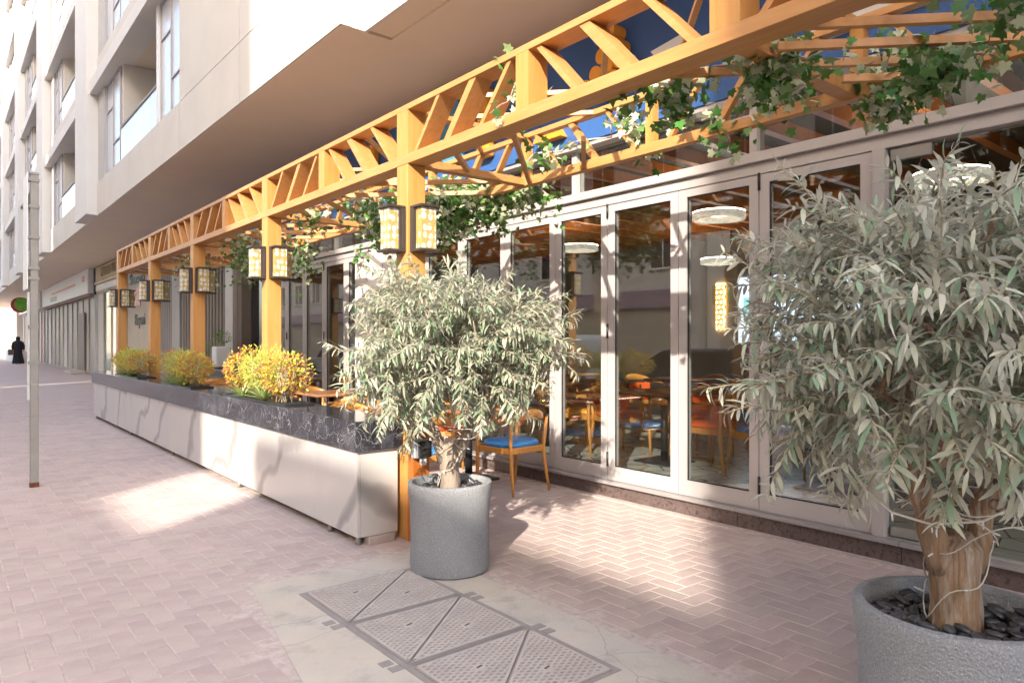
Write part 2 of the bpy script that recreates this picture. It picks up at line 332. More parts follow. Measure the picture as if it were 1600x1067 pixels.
sheet('joint_bed', sand, -.3, 4.66, -.5, 20.05, -.0035)
B('sand_strip', sand, pave, 4.66, 4.735, -3, 15, -.01, .006, local=True)

# ------------------------------------------------------------------ apartment tower above the terrace
TX = 2.98
tw = thing('apartment_building', (TX, 6.25, 4.45), 'cream apartment tower with recessed balconies overhanging the pavement', 'building')
def T(name, mat, *a, **k): return B(name, mat, tw, *a, **k)
SZ = 4.45
T('soffit', soff, 3.54, 5.25, -10, 6.269, SZ, SZ + .3); T('soffit', soff, TX + .02, 5.25, 6.27, 78, SZ, SZ + .3)
T('soffit_beam', soff, 3.27, 3.54, -10, 6.25, SZ + .02, SZ + .3)
T('upper_wall', creamw, 3.25, 3.6, -10, 6.25, SZ + .3, 30); T('fascia_edge', creamw, 3.235, 3.27, -10, 6.25, SZ + .0, SZ + .3)
T('core_wall', cream, 4.75, 5.2, 6.25, 78, SZ + .3, 30)
T('corner_return', creamw, TX + .121, 3.28, 6.251, 6.30, SZ + .004, 30)
for z0, z1 in [(SZ, 5.23)] + [(5.23 + 3 * i, 5.23 + 3 * (i + 1)) for i in range(8)]:
    T('cladding_panel', cream, TX, TX + .12, 6.25, 9.15, z0 + .006, z1 - .006); T('cladding_panel', cream, TX, TX + .12, 9.162, 12.03, z0 + .006, z1 - .006)
T('corner_backing', greyc, TX + .125, TX + .3, 6.31, 12.03, SZ + .31, 29)
BP, NB, NS = 9.2, 7, 8
for bI in range(NB):
    T('column', creamw, TX - .24, TX + .3, 12.05 + BP * bI + 7.45, 12.05 + BP * bI + 9.15, SZ + .015, 30, bevel=.01)
def tl(*a): 
    mb = MB()
    for q in a: mb.box(*q)
    return mb
def TM(nm, mat, *a): return tl(*a).mesh(nm, mat)
m_par = TM('parapet', cream, (0, .12, .0, 7.44, -.774, 0)); m_beam = TM('beam', creamw, (-.16, .3, -.02, 7.44, 2.12, 2.42)); m_lip = TM('beam_lip', greyc, (-.10, .3, -.02, 7.44, 2.42, 2.5)); m_sp = TM('spandrel', cream, (0, .12, .0, 7.44, 2.5, 3.0))
m_slab = TM('balcony_soffit', soff, (.13, 1.76, 0, 7.44, 2.14, 2.3)); m_floor = TM('balcony_floor', greyc, (.13, 1.76, 0, 7.44, -.12, -.005))
m_back = TM('balcony_wall', beige, (1.55, 1.7, 1.66, 4.86, -.004, 2.13)); m_side = TM('balcony_side', greyc, (.2, 1.54, 1.5, 1.65, -.004, 2.13), ); m_side2 = TM('balcony_side', cream, (.1, 1.54, 4.87, 5.02, -.004, 2.13)); m_w = TM('wall_panel', greyc, (.02, .2, 6.62, 7.44, 0, 2.12))
m_mul = TM('mullion', whitem, (.02, .12, 1.5, 1.6, .0, 2.12))
m_fr = TM('frame', whitem, (1.5, 1.549, 2.6, 4.75, 0, .08), (1.5, 1.549, 2.6, 4.75, 1.34, 1.42), (1.5, 1.549, 2.6, 4.75, 2.02, 2.1), (1.5, 1.549, 2.6, 2.68, .08, 1.34), (1.5, 1.549, 3.5, 3.58, .08, 1.34), (1.5, 1.549, 4.67, 4.75, .08, 1.34), (1.5, 1.549, 2.6, 2.68, 1.42, 2.02), (1.5, 1.549, 4.67, 4.75, 1.42, 2.02))
m_pane = TM('pane', dark, (1.52, 1.546, 2.69, 3.49, .09, 1.33), (1.52, 1.546, 2.69, 4.66, 1.43, 2.01), (1.52, 1.546, 3.9, 4.4, .5, 1.33)); m_door = TM('balcony_door', whitem, (1.51, 1.545, 3.59, 4.66, .09, 1.33))
m_bal = TM('balustrade', twing, (.05, .07, 1.66, 4.86, .0, .72)); m_rail = TM('handrail', steel, (.03, .09, 1.62, 4.86, .72, .76))
def win(y0, y1):
    return (TM('frame', alum, (.06, .12, y0, y1, .0, .04), (.06, .12, y0, y1, 2.08, 2.12), (.06, .12, y0, y0 + .04, .04, 2.08), (.06, .12, y1 - .04, y1, .04, 2.08), (.055, .115, (y0 + y1) / 2 - .02, (y0 + y1) / 2 + .02, .04, 2.08), (.057, .117, y0 + .04, (y0 + y1) / 2 - .02, .60, .63), (.057, .117, (y0 + y1) / 2 + .02, y1 - .04, 1.45, 1.48)), TM('pane', twing, (.08, .1, y0 + .04, y1 - .04, .04, 2.08)))
w1, w2 = win(.02, 1.49), win(5.04, 6.6)
for bI in range(NB):
    for sI in range(NS):
        base = Vector((0, 12.05 + BP * bI - 6.25, 5.23 - 4.45 + 3.0 * sI))
        if not seen((TX, 12.05 + BP * bI + (7 if sI > 1 else 3), 5.2 + 3 * sI), 160): continue
        for nm, me in (('beam', m_beam), ('beam_lip', m_lip), ('spandrel', m_sp), ('balcony_soffit', m_slab), ('balcony_floor', m_floor), ('balcony_wall', m_back), ('balcony_side', m_side), ('balcony_side', m_side2), ('wall_panel', m_w), ('mullion', m_mul), ('balustrade', m_bal), ('handrail', m_rail), ('balcony_door', m_door)) + ((('parapet', m_par),) if sI == 0 else ()):
            link(nm, me, tw, base)
        o = link('balcony_window', m_fr, tw, base); link('pane', m_pane, o)
        for fr_, pn_ in (w1, w2): o = link('window', fr_, tw, base); link('pane', pn_, o)

# ------------------------------------------------------------------ restaurant shell, doors
XF = 4.8
rs = thing('restaurant', (XF, 5, 0), 'glass fronted restaurant with grey folding doors under a blue fascia', 'restaurant')
def Rr(name, mat, *a, **k): return B(name, mat, rs, *a, **k)
Rr('interior_floor', floort, 4.95, 10.6, -4, 14.9, -.1, .15); Rr('threshold', marblef, XF - .02, 4.95, -4, 14.9, .132, .153)
Rr('back_wall', roomw, 10.4, 10.6, -4, 14.9, .15, 3.28); Rr('end_wall', roomw, 4.95, 10.4, -4.2, -4, 0, 3.28); Rr('end_wall', roomw, 4.95, 10.4, 14.9, 15.1, 0, 3.28); Rr('ceiling', roomc, 4.9, 10.6, -4.2, 15.1, 3.3, 3.4)
for i in range(34): Rr('ceiling_slat', woodd, 4.96, 10.3, -3.6 + i * .52, -3.52 + i * .52, 3.16, 3.29)
y = -4.0
while y < 12.9:
    L = 1.18; Rr('granite_block', granite, 4.735, XF + .1, y + .002, y + L - .002, -.02, .125, bevel=.003); Rr('sill_slab', sill, 4.70, XF + .1, y + .002, y + L - .002, .125, .152, bevel=.004); y += L
Rr('blue_fascia', bluem, 4.68, 4.9, -4.2, 15.1, 3.285, SZ - .01)
Rr('fascia_trim', alum, 4.70, 4.9, -4.2, 15.1, 3.245, 3.283)
Rr('header_beam', alum, 4.72, 4.9, -4, 13.1, 2.757, 2.83, bevel=.005); Rr('door_track', alum, 4.76, 4.9, -4, 13.1, 2.672, 2.755, bevel=.004)
ys = [-3.4, -1.9, -.5, .95, 2.97, 4.9, 6.6, 8.4, 10.2, 11.9, 13.1]
for a, b in zip(ys[:-1], ys[1:]):
    Rr('transom_mullion', alum, 4.77, 4.88, a - .03, a + .03, 2.832, 3.245); o = Rr('transom_pane', glasst, 4.82, 4.83, a + .03, b - .03, 2.832, 3.245)
# column between the two door bays and end columns
Rr('pillar', creamw, 4.52, 4.9, 8.66, 9.02, 0, 2.671, bevel=.008); Rr('jamb', alum, 4.74, 4.9, 2.005, 2.085, .152, 2.671, bevel=.004); Rr('jamb', alum, 4.74, 4.9, 12.92, 13.08, .0, 2.671)
def leaf(y0, y1, side):
    g = .004; t0, t1 = XF - .03, XF + .03; z0, z1 = .156, 2.667; st, bt_, tp = .078, .125, .062
    f = MB(); y0 += g; y1 -= g
    f.box(t0, t1, y0, y0 + st, z0, z1).box(t0, t1, y1 - st, y1, z0, z1).box(t0 + .001, t1 - .001, y0 + st, y1 - st, z0, z0 + bt_).box(t0 + .001, t1 - .001, y0 + st, y1 - st, z1 - tp, z1)
    d = f.build('folding_door', alum, rs)
    p = MB().box(XF - .006, XF + .006, y0 + st - .004, y1 - st + .004, z0 + bt_ - .004, z1 - tp + .004).build('pane', glass, d)
    q = MB()
    for (a, b, c, e) in ((y0 + st, y0 + st + .008, z0 + bt_, z1 - tp), (y1 - st - .008, y1 - st, z0 + bt_, z1 - tp), (y0 + st + .008, y1 - st - .008, z0 + bt_, z0 + bt_ + .008), (y0 + st + .008, y1 - st - .008, z1 - tp - .008, z1 - tp)): q.box(t0 + .012, XF - .007, a, b, c, e)
    q.build('gasket', alumd, d)
    if side:
        yy = y0 if side < 0 else y1
        for zz in (.28, 1.45, 2.55): MB().tube([(t0 - .006, yy, zz), (t0 - .006, yy, zz + .13)], .011, 8).build('hinge', black, d, smooth=True)
joints = [2.09, 2.92, 3.66, 4.46, 5.17, 5.97, 6.78, 7.6, 8.4]
for i, (a, b) in enumerate(zip(joints[:-1], joints[1:])): leaf(a, b, 1 if i % 2 == 0 else 0)
Rr('jamb', alum, 4.75, 4.9, 8.41, 8.65, .152, 2.671)
for i in range(5): leaf(9.04 + .774 * i, 9.04 + .774 * (i + 1), 1 if i % 2 else 0)
Rr('glass_door', glasst, XF, XF + .012, 1.02, 2.0, .165, 2.66); Rr('glass_door', glasst, XF, XF + .012, .0, 1.0, .165, 2.66); Rr('fixed_pane', glasst, XF, XF + .012, -3.9, -.02, .155, 2.67)
Rr('door_fitting', steel, XF - .02, XF + .03, 1.82, 1.985, .165, .225, bevel=.004); Rr('door_fitting', steel, XF - .02, XF + .03, 1.74, 1.985, 2.585, 2.66, bevel=.004)
for yy in (3.3, 4.05, 4.8, 5.6, 6.4, 7.3): MB().lathe([(0, -.004), (.05, -.004), (.055, 0)], (4.725, yy, 3.2849), 16).build('downlight', whitem, rs)
# raised sign figures on the fascia
def arch(name, mat, yc, z0, hw, h, x0, x1):
    pts = [(yc - hw, z0), (yc + hw, z0)] + [(yc + hw * math.cos(t), z0 + h - hw + hw * math.sin(t)) for t in [math.pi * i / 14 for i in range(15)]]
    return MB().prism(pts, 0, x0, x1).build(name, mat, rs)
arch('raised_arch', tealm, 7.0, 3.5, .42, .92, 4.60, 4.68); arch('raised_arch', tealm, 11.4, 3.34, .4, .8, 4.60, 4.68); arch('raised_arch', whitem, 11.2, 3.33, .48, .5, 4.64, 4.679)
B('raised_trunk', orangem, rs, 4.56, 4.68, 6.02, 6.22, 3.42, 4.15, bevel=.03); B('raised_trunk', orangem, rs, 4.56, 4.68, 8.6, 8.8, 3.4, 4.1, bevel=.03)
for (yy, zz) in ((4.22, 4.12), (4.17, 3.98), (4.30, 3.93), (4.1, 3.84), (4.24, 3.82), (4.38, 3.79), (4.32, 3.68), (4.18, 3.7), (4.5, 3.7)):
    MB().tube([(4.52, yy, zz), (4.675, yy, zz)], .072, 18).build('raised_date', orangem, rs, auto=True)
boat = [(3.28, 3.62), (3.36, 3.50), (3.52, 3.43), (3.7, 3.42), (3.86, 3.47), (3.86, 3.60), (3.7, 3.56), (3.52, 3.58), (3.4, 3.66)]
MB().prism(boat, 0, 4.58, 4.68).build('raised_hull', whitem, rs); MB().prism([(3.34, 3.74), (3.7, 3.70), (3.8, 3.82), (3.5, 3.86)], 0, 4.58, 4.68).build('raised_hull', whitem, rs)
MB().prism([(1.6, 3.5), (2.4, 3.46), (2.5, 3.7), (2.0, 3.86), (1.6, 3.72)], 0, 4.60, 4.68).build('raised_hull', whitem, rs)
MB().prism([(4.9, 3.38), (5.3, 3.38), (5.22, 3.5), (4.98, 3.5)], 0, 4.59, 4.68).build('raised_hull', orangem, rs)

# fluted wall, pilasters, logo wall further along
fw = thing('fluted_wall', (4.9, 15, 0), 'tall wall of brown fluted panels beside the restaurant doors', 'wall')
B('backing', corr, fw, 5.0, 5.2, 13.1, 19.6, 0, SZ - .01); B('dark_pane', dark, fw, 4.98, 4.999, 13.3, 14.55, .15, 2.7)
B('pilaster', alum, fw, 4.72, 4.99, 14.92, 15.42, 0, SZ - .02); B('pilaster', corr, fw, 4.80, 4.99, 14.62, 14.90, 0, SZ - .02); B('over_panel', alum, fw, 4.85, 4.999, 13.1, 14.6, 2.72, SZ - .02)
for i in range(17): B('flute', corr, fw, 4.88, 4.995, 15.5 + i * .24, 15.5 + i * .24 + .13, 0, SZ - .02, bevel=.02)
lw = thing('logo_wall', (4.9, 22, 0), 'beige shop wall with black and red lettering behind the two farthest posts', 'wall')
B('grey_pilaster', fing, lw, 4.86, 5.2, 19.62, 20.4, 0, SZ - .01); B('fin_backing', alum, lw, 5.0, 5.2, 20.42, 23.1, 0, SZ - .01)
for i in range(11): B('fin', fing, lw, 4.86, 4.995, 20.5 + i * .235, 20.5 + i * .235 + .07, 0, SZ - .02)
B('beige_panel', beige, lw, 4.92, 5.2, 23.12, 26.4, 0, SZ - .01); B('edge_strip', fing, lw, 4.84, 5.2, 26.42, 26.9, 0, SZ - .01)
rxf = (R(90), 0, R(-90))
text('lettering', 'Shawarma', .52, black, lw, (4.905, 24.9, 3.42), rxf); text('lettering', 'Biryani', .52, black, lw, (4.905, 24.5, 2.1), rxf)
pts = [(24.75 + .72 * math.cos(t), 2.72 + .42 * math.sin(t)) for t in [math.pi * i / 16 for i in range(17)]] + [(24.75 + .5 * math.cos(t), 2.72 + .26 * math.sin(t)) for t in [math.pi * (16 - i) / 16 for i in range(17)]]
MB().prism(pts, 0, 4.895, 4.919).build('emblem', M('emblem_red', (.42, .02, .02), .4), lw)
MB().prism([(24.4, 2.55), (25.1, 2.55), (25.1, 2.85), (24.75, 3.02), (24.4, 2.85)], 0, 4.897, 4.919).build('emblem', MATS['emblem_red'], lw)
# shops along the pavement
def shop(name, label, y0, y1, x, glassm, framem, top=3.4, door=None):
    s = thing(name, (x, y0, 0), label, 'shop'); B('rear_wall', roomw, s, x + .06, x + .3, y0, y1, 0, SZ - .01); B('base_strip', sill, s, x - .06, x + .059, y0, y1, 0, .12)
    n = max(2, round((y1 - y0) / 1.6)); d = (y1 - y0) / n
    for i in range(n):
        a = y0 + i * d; w_ = .16 if i % 3 == 0 else .07
        B('mullion', framem, s, x - .05, x + .05, a, a + w_, .12, top)
        B('shop_pane', glassm[i % len(glassm)], s, x, x + .02, a + w_, a + d, .12, top)
    B('head_band', framem, s, x - .06, x + .059, y0, y1, top, top + .12); return s
gr = M('grey_shutter', (.27, .25, .24), .45, var=.06, scale=3); grg = M('green_tint_glass', (.28, .40, .36), .08, var=.2, scale=.8, spec=.8); lg = M('light_curtain', (.58, .54, .48), .6, var=.08)
s2 = shop('shop', 'shop with a gold lettered sign and greenish glass', 27.0, 33.3, 5.12, [grg, lg], beige, 3.35)
B('sign_board', gold, s2, 4.98, 5.11, 27.0, 33.0, 3.86, 4.40, bevel=.02); B('sign_ledge', gold, s2, 4.95, 5.11, 27.0, 33.0, 3.72, 3.83); B('white_band', whitem, s2, 5.03, 5.11, 27.0, 33.3, 3.47, 3.71)
text('lettering', 'MASTER CUT', .5, M('gold_letters', (.40, .31, .19), .5), s2, (4.975, 30.2, 4.12), rxf, .03)
s3 = shop('shop', 'grey shuttered shop under the long white box sign', 33.7, 50, 5.12, [gr, lg, gr, gr], beige, 3.28)
B('sign_box', whitem, s3, 4.80, 5.11, 33.7, 50, 3.42, SZ - .015); B('sign_end', whitem, s3, 4.81, 5.11, 33.62, 33.69, 3.42, SZ - .015); B('sign_stripe', pinkm, s3, 4.79, 4.799, 37, 45.5, 3.92, 4.02); B('sign_patch', M('sign_green', (.33, .38, .25), .5), s3, 4.79, 4.799, 43.5, 46, 3.55, 3.8)
B('sign_emblem', pinkm, s3, 4.79, 4.799, 34.5, 35.1, 3.95, 4.2); B('rust_gutter', M('rusty_gutter', (.25, .17, .13), .8, var=.4, scale=8), s3, 4.86, 5.06, 33.7, 50, 3.30, 3.41); B('dark_gap', black, s3, 5.0, 5.11, 33.31, 33.6, 3.35, SZ - .015)
B('shop_door', corr, s3, 5.02, 5.09, 36.2, 37.9, .1, 2.7); B('door_step', conc, s3, 4.5, 5.05, 36, 38.2, 0, .12)
s4 = shop('shop', 'far shop with pink panels and a white curved sign', 50.2, 66, 5.12, [gr, pinkm, lg], fing, 3.3)
B('sign_box', whitem, s4, 4.75, 5.11, 51, 65, 3.42, SZ - .015); B('far_end_panel', creamw, s4, 4.7, 5.11, 66, 70, 0, SZ - .015)
gs = thing('round_sign', (4.0, 52.5, 3.7), 'round green and red sign hanging beyond the street pole', 'sign')
MB().tube([(4.02, 52.50, 3.7), (4.02, 52.58, 3.7)], .42, 28).build('green_disc', M('sign_leaf_green', (.03, .36, .02), .4, col2=(.25, .5, .05), scale=4), gs, auto=True); MB().tube([(3.9, 52.59, 3.66), (3.9, 52.66, 3.66)], .47, 28).build('red_disc', M('sign_crimson', (.45, .02, .05), .4), gs, auto=True); B('bracket', black, gs, 4.3, 5.0, 52.54, 52.6, 3.65, 3.72)
far = thing('end_building', (4, 96, 0), 'sunlit cream building closing the far end of the street', 'building')
B('wall', beige, far, -6, 14, 95, 105, 0, 30)
for i in range(6):
    for j in range(7): B('window', greyc, far, -4 + i * 3, -2.6 + i * 3, 94.95, 94.999, 2 + j * 3.4, 3.7 + j * 3.4)

# ------------------------------------------------------------------ buildings across the street (seen in the glass; heights and widths shaped to place sun and shade)
def opp(label, y0, y1, x1, h, mat, sign, rows):
    b = thing('opposite_building', (x1, y0, 0), label, 'building'); x0 = x1 - 12
    MB().prism([(x1, y0), (x1, y1), (x0, y1 - 9), (x0, y0 - 9)], 2, 0, h).build('wall', mat, b); MB().prism([(x1 + .1, y0 + .01), (x1 + .1, y1 - .01), (x0, y1 - 9.01), (x0, y0 - 8.99)], 2, h + .002, h + .02).build('roof_parapet', mat, b)  # footprint slanted along the sun direction to keep the sun gap open
    B('ground_floor', beige, b, x1 + .01, x1 + .05, y0 + .6, y1 - .6, .1, 2.7)
    B('sign_band', sign, b, x1 + .01, x1 + .25, y0 + .4, y1 - .4, 2.8, 3.5)
    n = max(1, int((y1 - y0) / 3.2))
    for r in range(rows):
        for i in range(n):
            a = y0 + (i + .5) * (y1 - y0) / n
            o = B('window', dark, b, x1 + .005, x1 + .03, a - .6, a + .6, 4.4 + 3.1 * r, 5.9 + 3.1 * r); B('sill', whitem, o, x1 + .004, x1 + .12, a - .7, a + .7, 4.3 + 3.1 * r, 4.39 + 3.1 * r); B('muntin', whitem, o, x1 + .031, x1 + .05, a - .03, a + .03, 4.4 + 3.1 * r, 5.9 + 3.1 * r)
    return b
OX = -13.0
gsn = M('green_shop_sign', (.02, .22, .14), .4); psn = M('mauve_shop_sign', (.36, .26, .34), .5)
opp('tall pale block across the street reflected at the right', -60, -9.9, OX, 21, creamw, psn, 5)
opp('low white house across the street, shaped to let the sun patch through', -4.9, -3.3, OX, 8.95, whitem, gsn, 1)
opp('broader low cream house across the street, shaped to let sun reach the terrace', -9.9, -4.9, OX, 10.2, beige, psn, 1)
opp('white apartment block across the street reflected in the nearest doors', -3.3, 16, OX, 21, creamw, gsn, 5)
opp('grey office block across the street reflected in the far doors', 16.4, 60, OX, 24.0, creamw, psn, 5)
def car(label, paint, loc, h, L, van=False):
    c = thing('parked_car', loc, label, 'car'); W = .88
    lo = [(-L / 2, .28), (L / 2, .28), (L / 2, .62), (L / 2 - .15, .78), (L * .27, .92), (-L * .42, .95), (-L / 2 + .04, .85)]
    cb = [(L * .27, .9), (L * .10, h - .04), (L * .02, h), (-L * .30, h), (-L * .40, h - .12), (-L * .46, .93)] if not van else [(L * .30, .9), (L * .2, h - .1), (L * .12, h), (-L * .46, h), (-L * .49, h - .15), (-L * .49, .93)]
    m = MB()
    def side(poly, w0, w1, zt):
        k = len(m.v); N = len(poly)
        for sg in (-1, 1):
            for (yy, z) in poly: m.v.append((sg * (w0 if z < .93 else w0 + (w1 - w0) * (z - .93) / max(.01, zt - .93)), yy, z))
        m.f.append(tuple(k + i for i in range(N - 1, -1, -1))); m.f.append(tuple(k + N + i for i in range(N)))
        for i in range(N): j = (i + 1) % N; m.f.append((k + i, k + j, k + N + j, k + N + i))
    side(lo, W, W, 1); m.build('body', paint, c, bevel=.06, local=True); m = MB(); side(cb, W - .03, W - .22, h); m.build('roof', paint, c, bevel=.04, local=True)
    g = MB(); k = 0
    ins = [(yy * .93 - .02, .95 + (z - .93) * .82) for (yy, z) in cb]
    for sg in (-1, 1): g.prism(ins, 0, sg * (W - .16), sg * (W - .02))
    g.build('side_glass', dark, c, local=True)
    for sx in (-1, 1):
        for yy in (L * .31, -L * .31):
            t = MB().tube([(sx * (W - .16), yy, .32), (sx * (W + .03), yy, .32)], .32, 20).build('wheel', tyre, c, local=True, auto=True); MB().tube([(sx * (W - .02), yy, .32), (sx * (W + .04), yy, .32)], .2, 14).build('rim', rimm, t, local=True, auto=True)
        B('headlight', whitem, c, sx * .5 - .18, sx * .5 + .18, L / 2 - .1, L / 2 + .01, .62, .74, local=True, bevel=.02)
    return c
car('dark blue saloon parked at the kerb, reflected in the glass', card, (-3.6, 9.6, -.15), 1.42, 4.6)
car('white van parked at the kerb, reflected in the glass', carw, (-3.6, 15.4, -.15), 1.75, 4.9, True)
car('white saloon farther down the kerb, reflected in the far doors', carw, (-3.6, 27, -.15), 1.46, 4.6)
car('second dark saloon at the kerb near the camera', card, (-3.6, 3.2, -.15), 1.42, 4.5)

# ------------------------------------------------------------------ pergola
PX0, PX1, PW = 2.60, 2.75, .15
pg = thing('pergola', (2.6, 4.37, 0), 'orange timber pergola with slanted lattice trusses over the terrace', 'pergola')
def Pg(name, mat, *a, **k): return B(name, mat, pg, *a, **k)
PY = [4.37, 7.14, 9.81, 12.22, 14.78]
for yy in PY: Pg('post', woodv, PX0, PX1, yy, yy + PW, 0, 2.69, bevel=.004)
Pg('post', woodv, PX0, PX1, -1.1, -.95, 0, 2.69, bevel=.004)
YE0, YE1 = -2.2, 14.93
BX0, BX1 = 3.72, 3.785
for x0, x1 in ((PX0, PX1), (BX0, BX1)):
    Pg('lower_chord', wood, x0, x1, YE0, YE1, 2.692, 2.76, bevel=.003); Pg('upper_chord', wood, x0, x1, YE0, YE1, 3.078, 3.118, bevel=.003)
nodesY = [-1.1] + [1.68] + PY
for x0, x1, fr in ((PX0, PX1, 1), (BX0, BX1, 0)):
    xm = (x0 + x1) / 2; d = x1 - x0
    for i, yy in enumerate(nodesY):
        Pg('king_post', woodv, x0 + .001, x1 - .001, yy, yy + (PW if fr else .07), 2.76, 3.078)
        if i + 1 < len(nodesY):
            y2 = nodesY[i + 1]; ym = (yy + PW + y2) / 2; hw = .055 if fr else .03
            Pg('mid_post', woodv, x0 + .001, x1 - .001, ym - hw, ym + hw, 2.76, 3.078)
            for (e, s) in ((yy + PW, 1), (y2, -1)):
                span = abs(ym - e) - hw
                for j, f in enumerate((.08, .40, .70)):
                    wd = (.075 if j == 1 else .042) if fr else (.055 if j == 1 else .034)
                    lo_, hi_ = e + s * span * f, e + s * span * (f + .24)
                    if fr == 0: lo_, hi_ = e + s * span * (f + .2), e + s * span * f
                    o = MB()
                    k_ = wd / 2; o.add([(x, q, z) for x in (x0 + .006 + .004 * j, x1 - .006 - .004 * j) for (q, z) in ((lo_ - k_, 2.76), (lo_ + k_, 2.76), (hi_ + k_, 3.078), (hi_ - k_, 3.078))], [(0, 1, 2, 3), (7, 6, 5, 4), (0, 4, 5, 1), (1, 5, 6, 2), (2, 6, 7, 3), (3, 7, 4, 0)])
                    o.build('strut', wood, pg)
for yy in nodesY:
    Pg('cross_beam', wood, PX1, BX0, yy + .03, yy + .12, 2.70, 2.755); Pg('cross_beam', wood, PX1, BX0, yy + .03, yy + .12, 3.08, 3.115)
segs = sorted(nodesY + [(a + PW + b) / 2 for a, b in zip(nodesY[:-1], nodesY[1:])])
for lev, (z0, step, ww, hh) in enumerate(((2.72, .30, .032, .036), (3.098, .62, .032, .03))):
    for i, (a, b) in enumerate(zip(segs[:-1], segs[1:])):
        s = -1 if (i + lev) % 2 == 0 else 1
        if b < 2.6 and lev == 0: s = -1
        D = BX0 - PX1; c = a - D
        st_ = step if (b < 1.9 or lev) else (.62 if b < 9 else .45)
        if lev == 0 and 1.6 < a and b < 3.2: c = a + .5; st_ = 9
        while c < b + D:
            # line y = c + s*x for x in 0..D, clipped to a..b
            xs = [0, D]; t0, t1 = ((a + .12 - c) / s, (b - .02 - c) / s); t0, t1 = min(t0, t1), max(t0, t1); u0, u1 = max(0, t0), min(D, t1)
            if u1 - u0 > .22:
                MB().bar((PX1 + u0 - .01, c + s * (u0 - .01), z0), (PX1 + u1 + .01, c + s * (u1 + .01), z0), ww, hh).build('slat', wood, pg)
            c += st_
# rounded board in front of the nearest post
pts = [(2.595, .0), (2.735, .0), (2.735, .92)] + [(2.665 + .07 * math.cos(t), .92 + .07 * math.sin(t)) for t in [math.pi * i / 10 for i in range(1, 10)]] + [(2.595, .92)]
MB().prism(pts, 1, 4.29, 4.362).build('post_board', woodd, pg, bevel=.004)
Pg('post_foot', M('foot_wood', (.50, .30, .12), .6, var=.15), PX0 - .02, PX1 + .05, 4.20, 4.285, 0, .10, bevel=.03)
sb = thing('socket_box', (2.61, 4.28, .6), 'grey outdoor socket box fixed on the board beside the black marble end', 'socket')
B('case', M('grey_plastic', (.33, .34, .36), .4), sb, 2.575, 2.70, 4.235, 4.288, .60, .73, bevel=.012); B('cover', M('smoked_plastic', (.03, .028, .027), .2), sb, 2.60, 2.705, 4.205, 4.234, .605, .722, bevel=.01); B('plug', M('grey_plug', (.45, .46, .47), .4), sb, 2.63, 2.67, 4.22, 4.26, .55, .603, bevel=.008)
# lanterns
def make_lantern():
    t = thing('wall_lantern', (0, 0, 0), 'x', 'lantern')      # mounted on a face, sticking out along -y
    w_, h_ = .07, .27
    B('back_plate', brown, t, -w_ - .012, w_ + .012, -.028, 0, -.012, h_ + .012, local=True, bevel=.003); B('top_plate', brown, t, -w_ - .012, w_ + .012, -.15, -.001, h_ + .012, h_ + .03, local=True, bevel=.003); B('bottom_plate', brown, t, -w_ - .012, w_ + .012, -.15, -.001, -.03, -.012, local=True, bevel=.003)
    B('shade', lantp, t, -w_ + .012, w_ - .012, -.128, -.029, -.011, h_ + .011, local=True)
    for sx in (-1, 1): B('side_bar', brown, t, sx * w_ - .009, sx * w_ + .009, -.05, -.0285, -.0118, h_ + .0118, local=True)
    return t
lan = make_lantern(); first = True
pn = ['nearest post, beside the olive tree', 'second post, above the brightest shrub', 'third post from the olive tree', 'fourth post from the olive tree', 'farthest post']
for i, yy in enumerate(PY):
    for (dx, dy, rz, sd) in ((PX0 - .001, yy + PW / 2 + .025, -90, 'street side'), ((PX0 + PX1) / 2 + .025, yy - .001, 0, 'front side'), (PX1 + .001, yy + PW / 2 + .03, 90, 'terrace side')):
        o = lan if first else copy_tree(lan); first = False
        o.location = (dx, dy, 2.09); o.rotation_euler = (0, 0, R(rz)); tag(o, 'gold panelled lantern on the %s of the %s' % (sd, pn[i]), 'lantern', 'lanterns on the pergola posts')

# ------------------------------------------------------------------ long marble planter
pl = thing('marble_planter', (2.4, 9.7, 0), 'long white marble planter wall with black marble top along the terrace', 'planter')
QX0, QX1, QY0, QY1 = 2.22, 2.585, 4.42, 15.12
segy = [QY0 + .03, 6.9, 9.6, 12.3, QY1 - .03]
for a, b in zip(segy[:-1], segy[1:]): B('white_panel', wmarb, pl, QX0 + .03, QX0 + .05, a + .002, b - .002, .06, .66)
B('white_end_panel', wmarb, pl, QX0 + .052, QX1 - .02, QY0 + .03, QY0 + .05, .06, .66); B('white_end_panel', wmarb, pl, QX0 + .052, QX1 - .02, QY1 - .05, QY1 - .03, .06, .66); B('rear_panel', wmarb, pl, QX1 - .04, QX1 - .021, QY0 + .052, QY1 - .052, .06, .66)
segb = [QY0 + .022, 5.9, 7.5, 9.1, 10.7, 12.3, 13.9, QY1]
for a, b in zip(segb[:-1], segb[1:]):
    B('black_band', bmarb, pl, QX0, QX0 + .02, a + .001, b - .001, .66, .868, bevel=.002); B('black_top', bmarb, pl, QX0 + .021, QX1, a + .001, b - .001, .848, .8685)
B('black_end', bmarb, pl, QX0 + .0, QX1, QY0, QY0 + .02, .66, .8685, bevel=.002); B('black_end', bmarb, pl, QX0 + .021, QX1, QY1 + .001, QY1 + .02, .66, .868); B('underside', bmarb, pl, QX0 + .021, QX1, QY0 + .022, QY1, .665, .68)
for yy in (4.50, 4.95, 7, 9.5, 12, 14.9):
    for xx in (QX0 + .06, QX1 - .07): MB().tube([(xx, yy, 0), (xx, yy, .06)], .018, 10).build('steel_foot', steel, pl, smooth=True)
blk = MB(); blk.box(2.33, 2.53, 4.425, 4.52, 0, .055); tag(blk.build('loose_brick', paver, bevel=.006), 'loose pinkish paving brick wedged under the planter end', 'brick')

